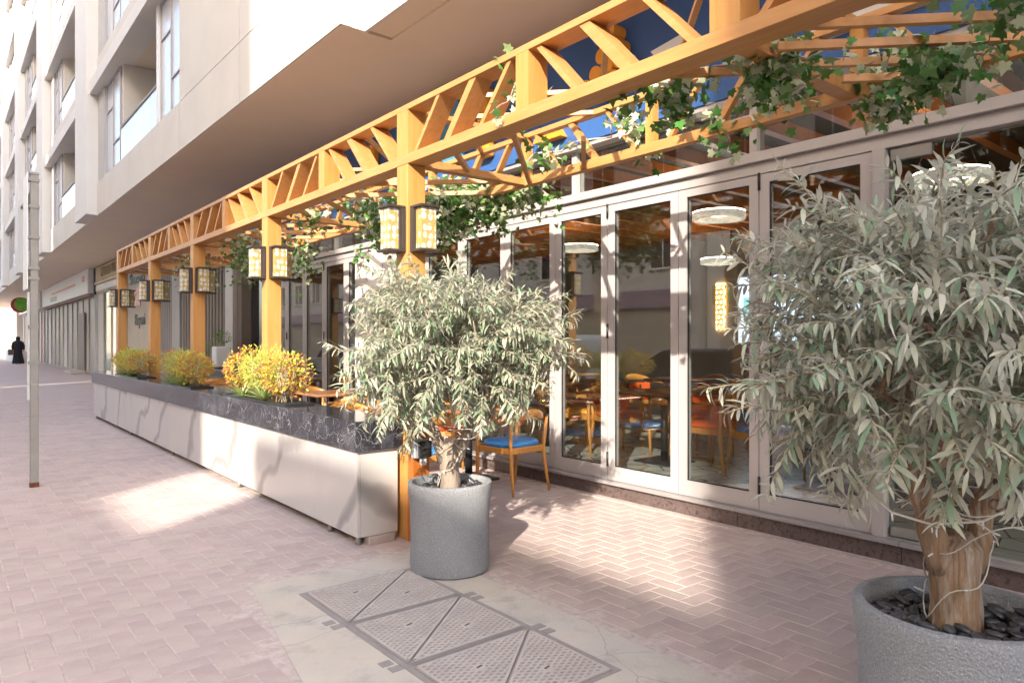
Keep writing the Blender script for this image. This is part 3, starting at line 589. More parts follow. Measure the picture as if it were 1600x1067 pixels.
# ------------------------------------------------------------------ street pole with sign plate
pp = thing('street_pole', (.73, 8.3, 0), 'grey square steel street pole standing on the pavement', 'pole')
B('shaft', steel, pp, .695, .765, 8.265, 8.335, 0, 3.05, bevel=.008); B('cap', steel, pp, .69, .77, 8.26, 8.34, 3.05, 3.07); B('rusty_base', rust, pp, .692, .768, 8.262, 8.338, 0, .045)
B('sign_plate', whitem, pp, .668, .676, 8.25, 8.66, 1.93, 3.06)
for zz in (1.2, 1.55, 2.02, 2.12, 2.42, 2.72, 2.98): B('clamp_band', steel, pp, .678, .772, 8.258, 8.342, zz, zz + .028)
B('post_strip', M('strip_paint', (.62, .60, .56), .5), pp, .6775, .694, 8.29, 8.37, .85, 1.9)

# ------------------------------------------------------------------ cast iron covers
def clipseg(p, d, tri):
    t0, t1 = -9., 9.
    for i in range(3):
        a, b = Vector(tri[i]), Vector(tri[(i + 1) % 3]); e = b - a; nx = Vector((-e.y, e.x)); c = Vector(tri[(i + 2) % 3])
        if nx.dot(c - a) < 0: nx = -nx
        nd, np_ = nx.dot(d), nx.dot(p - a)
        if abs(nd) < 1e-9:
            if np_ < 0: return None
            continue
        t = -np_ / nd
        if nd > 0: t0 = max(t0, t)
        else: t1 = min(t1, t)
    return (t0, t1) if t1 - t0 > .02 else None
un = [(3.26, 3.80), (2.68, 3.22), (2.08, 2.64)]; nth = ['farthest', 'middle', 'nearest']
for i, (a, b) in enumerate(un):
    fr = thing('cover_frame', (1.92, a, 0), 'iron frame set in the concrete round the %s pair of covers' % nth[i], 'frame', 'iron cover frames in the concrete')
    x0, x1 = 1.60, 2.26
    f = MB(); f.box(x0 - .03, x1 + .03, a - .022, a - .003, -.02, .004).box(x0 - .03, x1 + .03, b + .003, b + .022, -.02, .004).box(x0 - .03, x0 - .003, a - .003, b + .003, -.02, .004).box(x1 + .003, x1 + .03, a - .003, b + .003, -.02, .004); f.build('rim', iron, fr)
    B('seat', iron, fr, x0 - .003, x1 + .003, a - .003, b + .003, -.02, .0022)
    for (xx, yy) in ((x0 - .09, a - .02), (x0 - .10, a + .05), (x1 + .033, b - .10), (x1 + .033, b - .03)): B('lug', iron, fr, xx, xx + .058, yy, yy + .05, -.02, .005, bevel=.003)
    g = .004
    for k, tri in enumerate((((x0, b), (x1, b), (x0, a + .005)), ((x1, b - .008), (x1, a), (x0 + .006, a)))):
        cx, cy = sum(p[0] for p in tri) / 3, sum(p[1] for p in tri) / 3
        tin = [(cx + (p[0] - cx) * .994, cy + (p[1] - cy) * .994) for p in tri]
        c = thing('manhole_cover', (cx, cy, 0), 'triangular iron cover with diamond tread, %s half of the %s pair' % (('street' if k == 0 else 'terrace'), nth[i]), 'manhole cover', 'triangular covers in the concrete')
        MB().prism(tin, 2, -.015, .006).build('plate', iron, c)
        m = MB(); tb = [(cx + (p[0] - cx) * .93, cy + (p[1] - cy) * .93) for p in tri]
        for ang in (28, -32):
            d = Vector((math.cos(R(ang)), math.sin(R(ang)))); nx = Vector((-d.y, d.x)); s = -.6
            while s < .6:
                q = clipseg(Vector((cx, cy)) + nx * s, d, tb)
                if q:
                    p0 = Vector((cx, cy)) + nx * s + d * q[0]; p1 = Vector((cx, cy)) + nx * s + d * q[1]
                    m.bar((p0.x, p0.y, .0082), (p1.x, p1.y, .0082), .0095, .0045 if ang > 0 else .0043)
                s += .027
        for j in range(3):
            p, q = tb[j], tb[(j + 1) % 3]; m.bar((p[0], p[1], .0083), (q[0], q[1], .0083), .012, .0047)
        m.build('tread_bars', irond, c)
        MB().lathe([(0, .0125), (.026, .0125), (.03, .009), (.03, .004)], (cx, cy, 0), 18).build('lifting_boss', irond, c, smooth=False); MB().bar((cx - .016, cy - .004, .0130), (cx + .016, cy + .004, .0130), .009, .002).build('key_slot', rust, c)
# ------------------------------------------------------------------ furniture
def make_chair(pad, back=None):
    t = thing('chair', (0, 0, 0), 'x', 'chair')
    fl = [(-.255, .20), (.255, .20)]; bl = [(-.215, -.22), (.215, -.22)]
    for (x, y) in fl: MB().tube([(x * 1.0, y + .02, 0), (x, y, .24), (x, y, .42), (x * 1.04, y - .01, .655)], [.011, .019, .02, .013], 10).build('leg', chairw, t, smooth=True, local=True)
    for (x, y) in bl: MB().tube([(x * 1.1, y - .06, 0), (x * 1.02, y - .02, .24), (x, y, .42), (x * 1.08, y - .03, .70)], [.011, .019, .02, .014], 10).build('leg', chairw, t, smooth=True, local=True)
    f = MB(); f.bar((-.255, .20, .405), (.255, .20, .405), .025, .06).bar((-.215, -.22, .405), (.215, -.22, .405), .025, .06).bar((-.255, .2, .405), (-.215, -.22, .405), .025, .058).bar((.255, .2, .405), (.215, -.22, .405), .025, .058); f.build('seat_frame', chairw, t, local=True, bevel=.008)
    # curved rail: paddle shaped section, tallest at the back
    k = MB(); P = []
    for i in range(21):
        a = R(-22 + 224 * i / 20); x = .285 * math.cos(a); y = -.02 - .26 * math.sin(a); hh = .016 + .034 * max(0, math.sin(a)) ** 2; z = .665 + .075 * max(0, math.sin(a)) ** 1.5
        P.append((x, y, z, hh, a))
    for (x, y, z, hh, a) in P:
        ox, oy = math.cos(a) * .02, -math.sin(a) * .02; 
        for (u, v) in ((-1, -.7), (0, -1), (1, -.7), (1, .7), (0, 1), (-1, .7)): k.v.append((x + ox * u, y + oy * u, z + hh * v))
    for i in range(20):
        for j in range(6): k.f.append((i * 6 + j, i * 6 + (j + 1) % 6, (i + 1) * 6 + (j + 1) % 6, (i + 1) * 6 + j))
    k.f += [tuple(range(6)), tuple(120 + j for j in range(6))]; k.build('back_rail', chairw, t, smooth=True, local=True)
    s = MB(); n = 24; rings = [(.0, .0), (1., .0), (1.03, .018), (.99, .042), (.85, .056), (.5, .064), (0, .066)]
    for (rr, zz) in rings:
        for j in range(n):
            a = 2 * math.pi * j / n; c_, s_ = math.cos(a), math.sin(a); e = .62
            x = math.copysign(abs(c_) ** e, c_) * .25 * rr; y = math.copysign(abs(s_) ** e, s_) * .215 * rr; s.v.append((x * (1 - .09 * (y < 0) * min(1, -y / .2)), y - .01, .434 + zz))
    for i in range(len(rings) - 1):
        for j in range(n): s.f.append((i * n + j, i * n + (j + 1) % n, (i + 1) * n + (j + 1) % n, (i + 1) * n + j))
    s.build('seat_pad', pad, t, smooth=True, local=True)
    if back:
        b = MB(); N = 12
        for (off, z) in ((0, .5), (0, .655), (.03, .655), (.03, .5)):
            for i in range(N + 1):
                a = R(30 + 120 * i / N); b.v.append(((.262 - off) * math.cos(a), -.02 - (.24 - off) * math.sin(a), z))
        for q in range(4):
            for i in range(N): b.f.append((q * (N + 1) + i, q * (N + 1) + i + 1, ((q + 1) % 4) * (N + 1) + i + 1, ((q + 1) % 4) * (N + 1) + i))
        b.build('back_pad', back, t, local=True)
    return t
def make_table():
    t = thing('table', (0, 0, 0), 'x', 'table')
    B('table_top', tablew, t, -.36, .36, -.36, .36, .715, .75, local=True, bevel=.012); MB().tube([(0, 0, .02), (0, 0, .714)], .038, 14).build('column', black, t, smooth=True, local=True); B('base_plate', black, t, -.23, .23, -.23, .23, 0, .02, local=True, bevel=.006); B('top_bracket', black, t, -.2, .2, -.2, .2, .70, .7145, local=True); return t
def make_lamp():
    t = thing('table_lamp', (0, 0, 0), 'x', 'lamp')
    MB().lathe([(0, .012), (.045, .012), (.05, .0), (0, 0)], n=24).build('base', brass, t, smooth=False, local=True)
    for a in (20, 140, 260): MB().tube([(.03 * math.cos(R(a)), .03 * math.sin(R(a)), .01), (.03 * math.cos(R(a)), .03 * math.sin(R(a)), .14)], .006, 8).build('stem', brass, t, smooth=True, local=True)
    MB().lathe([(.062, .125), (.066, .128), (.066, .16), (.06, .195), (.042, .222), (.018, .236), (0, .238)], n=28).build('dome', brass, t, smooth=True, local=True); return t
ch = {'blue': make_chair(bluev, bluev), 'plainblue': make_chair(bluev), 'red': make_chair(redv, redv), 'plainred': make_chair(redv), 'tan': make_chair(tanv)}
tb0, lp0 = make_table(), make_lamp(); used = set()
def put(proto, loc, rz, label, group):
    o = copy_tree(proto) if proto.name in used else proto
    used.add(proto.name); o.location = loc; o.rotation_euler = (0, 0, R(rz)); tag(o, label, None, group); return o
GO = 'terrace furniture'; GI = 'furniture inside the restaurant'
put(ch['plainblue'], (4.28, 5.26, 0), 4, 'wooden armchair with bright blue seat nearest the folding doors', GO)
put(tb0, (4.25, 5.92, 0), 0, 'square table half hidden by the olive tree, behind the nearest blue chair', GO)
put(ch['plainred'], (4.30, 6.66, 0), 172, 'wooden armchair with orange red seat seen behind the olive trunk', GO)
tl_ = [(3.32, 6.02, 'table close behind the planter end'), (4.05, 8.75, 'sunny table below the white pillar'), (3.5, 10.7, 'table behind the yellow shrub'), (4.1, 12.3, 'table near the far end of the folding doors'), (3.75, 13.5, 'farthest table on the terrace')]
ck = ['plainblue', 'plainred', 'tan']
for i, (x, y, lb) in enumerate(tl_):
    put(tb0, (x, y, 0), rnd.uniform(-4, 4), lb, GO)
    a = ['plainred', 'plainblue', 'plainblue', 'plainred', 'plainblue'][i]; b = ['plainblue', 'tan', 'plainred', 'plainblue', 'plainred'][i]
    put(ch[a], (x + .02, y + .62, 0), 180 + rnd.uniform(-9, 9), 'chair on the far side of the ' + lb, GO)
    put(ch[b], (x - .03, y - .64, 0), rnd.uniform(-9, 9), 'chair on the near side of the ' + lb, GO)
put(lp0, (3.16, 6.05, .751), 0, 'brass mushroom lamp right behind the black planter top', 'brass table lamps'); put(lp0, (4.28, 8.82, .751), 40, 'brass mushroom lamp on the sunny table', 'brass table lamps'); put(lp0, (4.3, 5.98, .751), 40, 'brass mushroom lamp on the table behind the olive tree', 'brass table lamps')
kk = ['red', 'tan', 'blue', 'red', 'blue', 'tan', 'red', 'red']
rows_ = [('front row', 5.95, (1.1, 2.95, 4.75, 6.5, 10.6)), ('back row', 8.1, (1.8, 4.0, 6.2, 8.4))]
q = 0; ord_ = ['first', 'second', 'third', 'fourth', 'fifth']
for rn, x, yy in rows_:
    for j, y in enumerate(yy):
        nm = '%s table in the %s behind the glass' % (ord_[j], rn)
        put(tb0, (x, y, .15), 0, nm, GI)
        for (dx, dy, rz, sd) in ((0, -.62, 0, 'near'), (0, .62, 180, 'far'), (-.64 if False else .64, 0, 90, 'inner')):
            put(ch[kk[q % 8]], (x + dx, y + dy, .15), rz + rnd.uniform(-14, 14), '%s chair, %s side of the %s' % ({'red': 'orange', 'blue': 'blue', 'tan': 'tan'}[kk[q % 8]], sd, nm), GI); q += 1
        if j % 2 == 1: put(lp0, (x - .1, y + .1, .901), 0, 'brass lamp on the ' + nm, 'brass table lamps')
for (x, y, z, r, lb) in ((6.3, 4.32, 2.72, .27, 'glowing crystal ring lamp high in the third door'), (9.1, 6.25, 2.62, .26, 'small glowing ring lamp far inside the third door'), (7.5, 7.6, 2.82, .29, 'glowing crystal ring lamp in the first door right of the tree'), (6.0, 2.05, 2.66, .27, 'glowing ring lamp behind the big olive tree')):
    t = thing('ring_lamp', (x, y, z), lb, 'lamp', 'ring lamps in the restaurant'); m = MB(); n = 40
    for (rr, zz) in ((r, -.035), (r, .035), (r - .05, .035), (r - .05, -.035)):
        for j in range(n): m.v.append((x + rr * math.cos(2 * math.pi * j / n), y + rr * math.sin(2 * math.pi * j / n), z + zz))
    for k in range(4):
        for j in range(n): m.f.append((k * n + j, k * n + (j + 1) % n, ((k + 1) % 4) * n + (j + 1) % n, ((k + 1) % 4) * n + j))
    m.build('crystal_ring', lightm, t)
    m = MB(); rr = r - .0495
    for zz in (.0352, .045):
        for j in range(n):
            for q_ in (0, 1): m.v.append((x + (rr + .046 * q_) * math.cos(2 * math.pi * j / n), y + (rr + .046 * q_) * math.sin(2 * math.pi * j / n), z + zz))
    for j in range(n):
        a_, b_2 = 2 * j, 2 * ((j + 1) % n); m.f += [(2 * n + a_, 2 * n + a_ + 1, 2 * n + b_2 + 1, 2 * n + b_2), (a_, b_2, 2 * n + b_2, 2 * n + a_), (a_ + 1, b_2 + 1, 2 * n + b_2 + 1, 2 * n + a_ + 1)]
    m.build('added_glow_strip', fillglowm, t)  # hidden glowing strip added on top of the ring to brighten the interior
    for a in (0, 120, 240): MB().tube([(x + r * .95 * math.cos(R(a)), y + r * .95 * math.sin(R(a)), z + .036), (x, y, 3.3)], .002, 5).build('wire', black, t)
for (y, lb, h_) in ((7.08, 'glowing pierced wall panel farther right', .80), (9.7, 'glowing pierced wall panel behind the tree side door', 1.0), (2.2, 'glowing pierced wall panel behind the big olive tree', .8)):
    t = thing('pierced_panel', (10.4, y, 2), lb, 'wall light', 'lit panels on the back wall'); B('glow', glowm, t, 10.37, 10.39, y - .085, y + .085, 1.62, 1.62 + h_)
    m = MB(); rows = int(h_ / .085)
    for i in range(rows):
        for j in range(2): 
            yc, zc = y - .0425 + .085 * j + (.02 if i % 2 else -.02), 1.665 + i * .085; pr = None
            for s in range(7):
                a = R(60 * s + 30); p = (10.36, yc + .045 * math.cos(a), zc + .045 * math.sin(a))
                if pr: m.bar(pr, p, .014, .012, up=(1, 0, 0))
                pr = p
    m.build('lattice', chairw, t)
sgn = thing('menu_screen', (10.4, 5.8, 1.4), 'pale blue lit screen on the restaurant back wall', 'screen'); B('panel', scrm, sgn, 10.36, 10.398, 4.7, 6.72, 1.40, 2.48); B('picture', emis('screen_teal', (.1, .45, .52), .5), sgn, 10.35, 10.359, 6.3, 6.62, 1.75, 2.15)

# ------------------------------------------------------------------ leaves
def leaf_mesh(name, mat, L, W, bend, fold, prof=((0, .12), (.3, .9), (.62, 1.), (.86, .55))):
    v, f = [], []
    for (t, w_) in prof:
        y = L * t; z = -bend * L * t * t
        v += [(-W / 2 * w_, y, z + fold * W * w_), (0, y, z), (W / 2 * w_, y, z + fold * W * w_)]
    v.append((0, L, -bend * L)); n = len(prof)
    for i in range(n - 1):
        k = i * 3; f += [(k, k + 1, k + 4, k + 3), (k + 1, k + 2, k + 5, k + 4)]
    k = (n - 1) * 3; f += [(k, k + 1, k + 3), (k + 1, k + 2, k + 3)]
    me = bpy.data.meshes.new(name); me.from_pydata(v, [], f); me.materials.append(mat); me.update(); me.polygons.foreach_set('use_smooth', [True] * len(f)); return me, v, f
def frame(p, d, up):
    d = d.normalized(); x = d.cross(up)
    if x.length < 1e-3: x = d.cross(Vector((1, .2, 0)))
    x.normalize(); z = x.cross(d); m = Matrix((x, d, z)).transposed().to_4x4(); m.translation = p; return m
def scatter(parent, org, items, kinds, mat, nobj, leafname='leaf', stuffname='foliage', minpx=9, length=.06):
    """items: (matrix, kind); the ones that show largest become leaf objects, the others one mass"""
    sc_ = []
    for i, (m, k) in enumerate(items):
        q = proj(m.translation)
        if q and 0 < q[0] < 1600 and 0 < q[1] < 1067 and F * length / q[2] >= minpx: sc_.append((q[2], i))
    sc_.sort(); pick = set(i for _, i in sc_[:nobj]); mb = MB(); T_ = Matrix.Translation(-Vector(org))
    for i, (m, k) in enumerate(items):
        me, v, f = kinds[k]; ml = T_ @ m
        if i in pick: o = link(leafname, me, parent); o.matrix_local = ml
        else: mb.add([ml @ Vector(p) for p in v], f)
    if mb.v: mb.build(stuffname, mat, parent, local=True, smooth=True, kind='stuff', fix=False)
ol = [leaf_mesh('olive_leaf_%s' % n, olivem, L, W, b, .10) for n, L, W, b in (('a', .068, .0150, .5), ('b', .058, .0165, .25), ('c', .075, .0135, .75), ('d', .048, .0150, .35))]
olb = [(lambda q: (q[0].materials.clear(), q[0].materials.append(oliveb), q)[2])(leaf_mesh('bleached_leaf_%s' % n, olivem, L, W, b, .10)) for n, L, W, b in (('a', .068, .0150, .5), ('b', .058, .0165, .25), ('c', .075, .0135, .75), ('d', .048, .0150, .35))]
def rv(s=1.): return Vector((rnd.gauss(0, s), rnd.gauss(0, s), rnd.gauss(0, s)))
fruitm = M('olive_fruit', (.07, .05, .05), .35, col2=(.16, .12, .08), scale=40, island=.4)
lob = MB(); lob.lathe([(0, -.0095), (.004, -.0085), (.0068, -.003), (.0068, .003), (.004, .0085), (0, .0095)], n=8)

def pot(name, c, r, h, label):
    t = thing(name, (c[0], c[1], 0), label, 'plant pot', 'grey round pots')
    MB().lathe([(0, .0), (r * .86, .0), (r * .93, .012), (r * .955, .05), (r * .93, h * .35), (r * .95, h * .7), (r * 1.0, h * .93), (r * 1.005, h - .012), (r * .995, h - .003), (r * .97, h), (r * .90, h), (r * .875, h - .012), (r * .86, h - .09), (0, h - .09)], (c[0], c[1], 0), 72).build('pot_body', potm, t, smooth=True, auto=True)
    MB().lathe([(0, h - .062), (r * .86, h - .062)], (c[0], c[1], 0), 40).build('soil', black, t)
    return t
def pebbles(c, r, h, n, tr, label):
    me = []
    for k in range(4):
        m = MB(); a, b, e = rnd.uniform(.022, .034), rnd.uniform(.015, .022), rnd.uniform(.009, .013); U, V = 8, 5
        for i in range(V + 1):
            for j in range(U):
                t, p = math.pi * i / V, 2 * math.pi * j / U; m.v.append((a * math.sin(t) * math.cos(p), b * math.sin(t) * math.sin(p), e * math.cos(t)))
        for i in range(V):
            for j in range(U): m.f.append((i * U + j, (i + 1) * U + j, (i + 1) * U + (j + 1) % U, i * U + (j + 1) % U))
        me.append(m.mesh('pebble', pebm, smooth=True))
    done = []; tries = 0
    while len(done) < n and tries < 6000:
        tries += 1; rr = math.sqrt(rnd.random()) * r * .83; a = rnd.uniform(0, 6.283); x, y = c[0] + rr * math.cos(a), c[1] + rr * math.sin(a)
        if (x - c[0]) ** 2 + (y - c[1]) ** 2 < (tr + .012) ** 2: continue
        lay = len(done) // (n // 2 + 1)
        if any((x - X) ** 2 + (y - Y) ** 2 < .029 ** 2 and l == lay for X, Y, l in done): continue
        done.append((x, y, lay)); o = link('pebble', rnd.choice(me), None, (x, y, h - .055 + lay * .014 + rnd.uniform(0, .004))); o.rotation_euler = (rnd.gauss(0, .2), rnd.gauss(0, .2), rnd.uniform(0, 6.28)); tag(o, label, 'pebble', label)
def olive(c, base, zc, rx, rz, label, seed, bark, ntw, rt):
    global rnd
    rnd = random.Random(seed); t = thing('olive_tree', (c[0], c[1], base), label, 'olive tree', 'artificial olive trees in pots')
    c3 = Vector((c[0], c[1], base)); cc = Vector((c[0], c[1], zc)); tips = []
    def limb(p0, p1, r0, r1, n=7, wob=.02):
        pts = [p0.lerp(p1, i / n) + (rv(wob) if 0 < i < n else Vector()) for i in range(n + 1)]
        return pts, [r0 + (r1 - r0) * (i / n) for i in range(n + 1)]
    tm = MB(); fork = c3 + Vector((rnd.uniform(-.01, .01), 0, .26))
    tm.tube([c3 - Vector((0, 0, .05)), c3, c3 + Vector((.006, 0, .07)), c3 + Vector((-.004, .004, .16)), fork, fork + Vector((.0, 0, .05))], [rt * 1.08, rt, rt * .93, rt * .9, rt * .95, rt * .5], 18, jit=.05)
    right = Vector((math.cos(YAW), -math.sin(YAW), 0)); fwd = Vector((math.sin(YAW), math.cos(YAW), 0))
    for (a, b, l, r_) in ((-.62, -.1, .36, .62), (.62, .12, .38, .58)):
        e = fork + right * a * l * .9 + fwd * b * l + Vector((0, 0, l)); pts, rd = limb(fork - Vector((0, 0, .07)) + right * a * .06, e, rt * r_, rt * .33, 7, .008); tm.tube(pts, rd, 12, jit=.06); tips.append((e, rt * .3))
        kn = pts[3] - fwd * .03; tm.tube([kn + fwd * .02, kn - fwd * .03 + right * a * .03], rt * .22, 9)
    tm.build('trunk', bark, t, smooth=True)
    bm_ = MB(); tw_ = []
    for i in range(13):
        s = tips[i % 2][0]; a = 6.283 * i / 13 + rnd.uniform(-.3, .3); rr = rnd.uniform(.35, .8); e = cc + Vector((math.cos(a) * rx * rr, math.sin(a) * rx * rr, rnd.uniform(-.55, .8) * rz)); st = s.lerp(fork, rnd.uniform(0, .4))
        pts, rd = limb(st, e, rt * .22, .006, 6, .025); bm_.tube(pts, rd, 7); tw_ += [(p, (pts[-1] - pts[0]).normalized()) for p in pts[2:]]
    bm_.build('branches', bark, t, smooth=True)
    items = []; tws = MB(); fr = []
    for i in range(ntw):
        # twig starting inside the crown, heading outwards, lumpy outline
        while True:
            u = rv().normalized(); 
            if u.z > -.78: break
        lump = 1 + .18 * math.sin(3.1 * u.x + seed) * math.cos(2.7 * u.y - seed) + .12 * math.sin(5 * u.z + 2 * u.x + seed)
        ro = rnd.uniform(.30, .86) ** .75 * lump; p = cc + Vector((u.x * rx * ro, u.y * rx * ro, u.z * rz * ro)); d = (Vector((u.x, u.y, u.z * .8 + .15)) + rv(.45)).normalized(); L = rnd.uniform(.16, .34); n = int(L / .0165); pts = [p]
        for k in range(n):
            d = (d + Vector((0, 0, -.028 if d.z < .75 else -.06)) + rv(.05)).normalized(); pts.append(pts[-1] + d * .0165)
        tws.tube(pts[::3] + [pts[-1]], [.0028] * len(pts[::3]) + [.001], 4, cap=False); ph = rnd.uniform(0, 3)
        for k, q in enumerate(pts[1:]):
            dd = (pts[min(k + 2, n)] - pts[k]).normalized() if k + 2 <= n else d
            sd = dd.cross(Vector((0, 0, 1))); sd = sd.normalized() if sd.length > .01 else Vector((1, 0, 0)); up = sd.cross(dd); ang = ph + k * 1.57 + rnd.gauss(0, .35)
            for sg in (1, -1):
                if rnd.random() < .14: continue
                o = (sd * math.cos(ang) + up * math.sin(ang)) * sg; ld = (dd * rnd.uniform(.45, 1.1) + o + rv(.18)); m = frame(q, ld, (up + Vector((0, 0, .8)) + rv(.35)).normalized())
                s = rnd.uniform(.75, 1.2) * (.72 if k > n - 4 else 1); items.append((m @ Matrix.Scale(s, 4), rnd.randrange(4)))
            if rnd.random() < .012: fr.append(q + rv(.006) - Vector((0, 0, .012)))
    tws.build('twigs', twigm, t, kind='stuff')
    scatter(t, (c[0], c[1], base), items, ol if seed == 11 else olb, olivem if seed == 11 else oliveb, 300, length=.058)
    fm = lob.mesh('olive', fruitm, smooth=True)
    for q in fr: o = link('olive', fm, t, q - Vector((c[0], c[1], base))); o.rotation_euler = (rnd.uniform(-.5, .5), rnd.uniform(-.5, .5), 0)
    return t
P1, P2 = (2.49, 3.67), (2.53, .85)
pot('plant_pot', P1, .262, .55, 'round grey textured pot at the end of the marble planter'); pot('plant_pot', P2, .30, .575, 'round grey textured pot cut off at the lower right corner')
pebbles(P1, .262, .55, 76, .075, 'smooth black pebble in the pot beside the planter'); pebbles(P2, .30, .575, 110, .082, 'smooth black pebble in the lower right pot')
olive((P1[0], P1[1]), .48, 1.36, .58, .47, 'grey green olive tree in front of the nearest pergola post', 11, barkp, 580, .066)
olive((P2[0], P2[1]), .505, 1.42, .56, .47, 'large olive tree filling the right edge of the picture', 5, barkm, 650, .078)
rnd = random.Random(21)
# wires of fairy lights round the trunks
def wirecoil(c, z0, r, label, seed):
    rr_ = random.Random(seed); t = thing('fairy_lights', (c[0], c[1], z0), label, 'string lights', 'wires of fairy lights'); P = []; nz = 120
    for i in range(nz):
        a = .21 * i * 1.02; z = z0 + .05 + .36 * abs(math.sin(i * .045)) + .02 * math.sin(i * .7); e = r + .012 + (.10 * max(0, (z - z0 - .26)) / .1 * abs(math.cos(a * .5)))
        P.append((c[0] + e * math.cos(a), c[1] + e * math.sin(a), z))
    MB().tube(P, .0022, 5).build('wire', wire, t, smooth=True)
    for i in range(4, nz, 9):
        p = Vector(P[i]); d = Vector((p.x - c[0], p.y - c[1], rr_.uniform(-.05, .05))).normalized(); MB().tube([p, p + d * .012, p + d * .03], [.0028, .0035, .002], 6).build('bulb', whitem, t, smooth=True)
wirecoil(P1, .47, .066, 'thin wire of fairy lights wound round the nearer-left olive trunk', 3); wirecoil(P2, .50, .078, 'thin wire of fairy lights wound round the right hand olive trunk', 4)
t = thing('fairy_lights', (2.3, 1.0, 1.0), 'loose swag of fairy light wire hanging below the right hand crown', 'string lights', 'wires of fairy lights')
pw = [(2.12, 1.0, 1.05), (2.17, .97, .97), (2.25, .93, .90), (2.36, .86, .86), (2.48, .76, .87), (2.60, .68, .93), (2.70, .66, 1.02), (2.74, .66, 1.14)]
MB().tube(pw, .004, 6).build('wire', wire, t, smooth=True)
for p in pw[1:-1:1]: MB().tube([Vector(p), Vector(p) + Vector((-.004, -.004, -.024))], [.0035, .002], 6).build('bulb', whitem, t, smooth=True)

# ------------------------------------------------------------------ ivy garlands
def ivy_mesh(name, s):
    out = [(0, 0), (.20, -.16), (.46, -.02), (.34, .20), (.52, .46), (.24, .50), (0, 1.0), (-.24, .50), (-.52, .46), (-.34, .20), (-.46, -.02), (-.20, -.16)]
    v = [(0, .25 * s, 0)] + [(x * s, y * s, -.25 * s * (x * x + (y - .3) ** 2 * .6)) for x, y in out]; f = [(0, i + 1, (i + 1) % 12 + 1) for i in range(12)]
    me = bpy.data.meshes.new(name); me.from_pydata(v, [], f); me.materials.append(ivym); me.update(); return me, v, f
iv = [ivy_mesh('ivy_leaf_%s' % n, s) for n, s in (('large', .068), ('middle', .055), ('small', .042))]
def garland(label, path, nleaf, spread, drop=.05, nobj=60, thick=.008, hang=0):
    o0 = path[0]; t = thing('ivy_garland', o0, label, 'ivy', 'ivy garlands on the pergola'); pts = []
    for a, b in zip(path[:-1], path[1:]):
        a, b = Vector(a), Vector(b); n = max(3, int((b - a).length / .1))
        for i in range(n): pts.append(a.lerp(b, i / n) + rv(.022) + Vector((0, 0, .02 * math.sin(i * 1.3))))
    pts.append(Vector(path[-1])); m = MB(); m.tube(pts, [thick * (1 - .5 * i / len(pts)) for i in range(len(pts))], 7)
    items = []; sub = []
    for k in range(max(4, len(pts) // 3) + hang):
        p = rnd.choice(pts); d = (rv(1) + Vector((0, 0, -.35 if k < len(pts) // 3 else -1.6))).normalized(); L = rnd.uniform(.12, .3) * (1 if k < len(pts) // 3 else 1.4); q = [p]
        for i in range(6): d = (d + rv(.22) + Vector((0, 0, -.06))).normalized(); q.append(q[-1] + d * L / 6)
        m.tube(q, [.004, .004, .003, .003, .002, .002, .001], 5); sub += q[1:]
    m.build('stem', stemm, t, smooth=True); src_ = pts + sub * 2
    for i in range(nleaf):
        p = rnd.choice(src_) + rv(spread) + Vector((0, 0, -abs(rnd.gauss(0, drop)))); d = rv(1) + Vector((0, 0, -.7)); up = rv(.6) + Vector((-.45, -.55, .6)); items.append((frame(p, d, up) @ Matrix.Scale(rnd.uniform(.75, 1.2), 4), rnd.choice((0, 1, 1, 2))))
    scatter(t, o0, items, iv, ivym, nobj, minpx=9, length=.055); return t
garland('ivy trailing over the nearest slats at the top right', [(2.80, 2.5, 2.72), (2.9, 2.2, 2.74), (2.97, 1.95, 2.74), (3.0, 1.7, 2.72), (3.2, 1.45, 2.74), (3.4, 1.25, 2.72), (3.75, 1.05, 2.75)], 760, .055, .04, 220)
garland('ivy on the slats at the right picture edge', [(3.75, 1.5, 2.74), (3.65, 1.2, 2.76), (3.45, .98, 2.76), (3.1, .85, 2.76), (2.85, .9, 2.74)], 560, .06, .05, 150)
garland('second ivy strand running along the back chord near the right', [(3.75, 2.7, 2.80), (3.72, 2.2, 2.78), (3.78, 1.9, 2.84), (3.7, 1.6, 2.8)], 240, .05, .04, 80)
garland('thick ivy clump hanging over the folding doors', [(3.3, 5.55, 2.78), (3.6, 5.2, 2.80), (3.9, 4.9, 2.80), (4.1, 4.68, 2.76), (4.18, 4.55, 2.66)], 1700, .085, .09, 160, hang=8)
garland('ivy bank left of the hanging clump', [(3.1, 6.3, 2.78), (3.35, 5.9, 2.8), (3.55, 5.55, 2.78), (3.85, 5.5, 2.72)], 900, .08, .08, 100, hang=4)
garland('ivy curling over the front truss beside the tall strut', [(2.66, 3.32, 3.13), (2.70, 3.22, 3.02), (2.68, 3.20, 2.92), (2.70, 3.14, 2.84)], 46, .035, .03, 40, .009)
garland('ivy looping round the back truss posts', [(3.4, 4.05, 2.78), (3.55, 3.75, 2.82), (3.72, 3.5, 2.92), (3.78, 3.35, 3.02), (3.8, 3.2, 2.86), (3.82, 3.12, 2.8)], 150, .05, .04, 90)
garland('ivy strand between the two nearest posts', [(2.9, 6.9, 2.78), (3.1, 6.5, 2.8), (3.3, 6.2, 2.78), (3.6, 6.4, 2.7), (3.7, 6.9, 2.6)], 380, .06, .06, 60, hang=3)
garland('ivy behind the second post', [(3.3, 9.2, 2.76), (3.5, 8.8, 2.76), (3.75, 8.6, 2.7), (3.8, 9.4, 2.68)], 360, .07, .07, 20, hang=4)
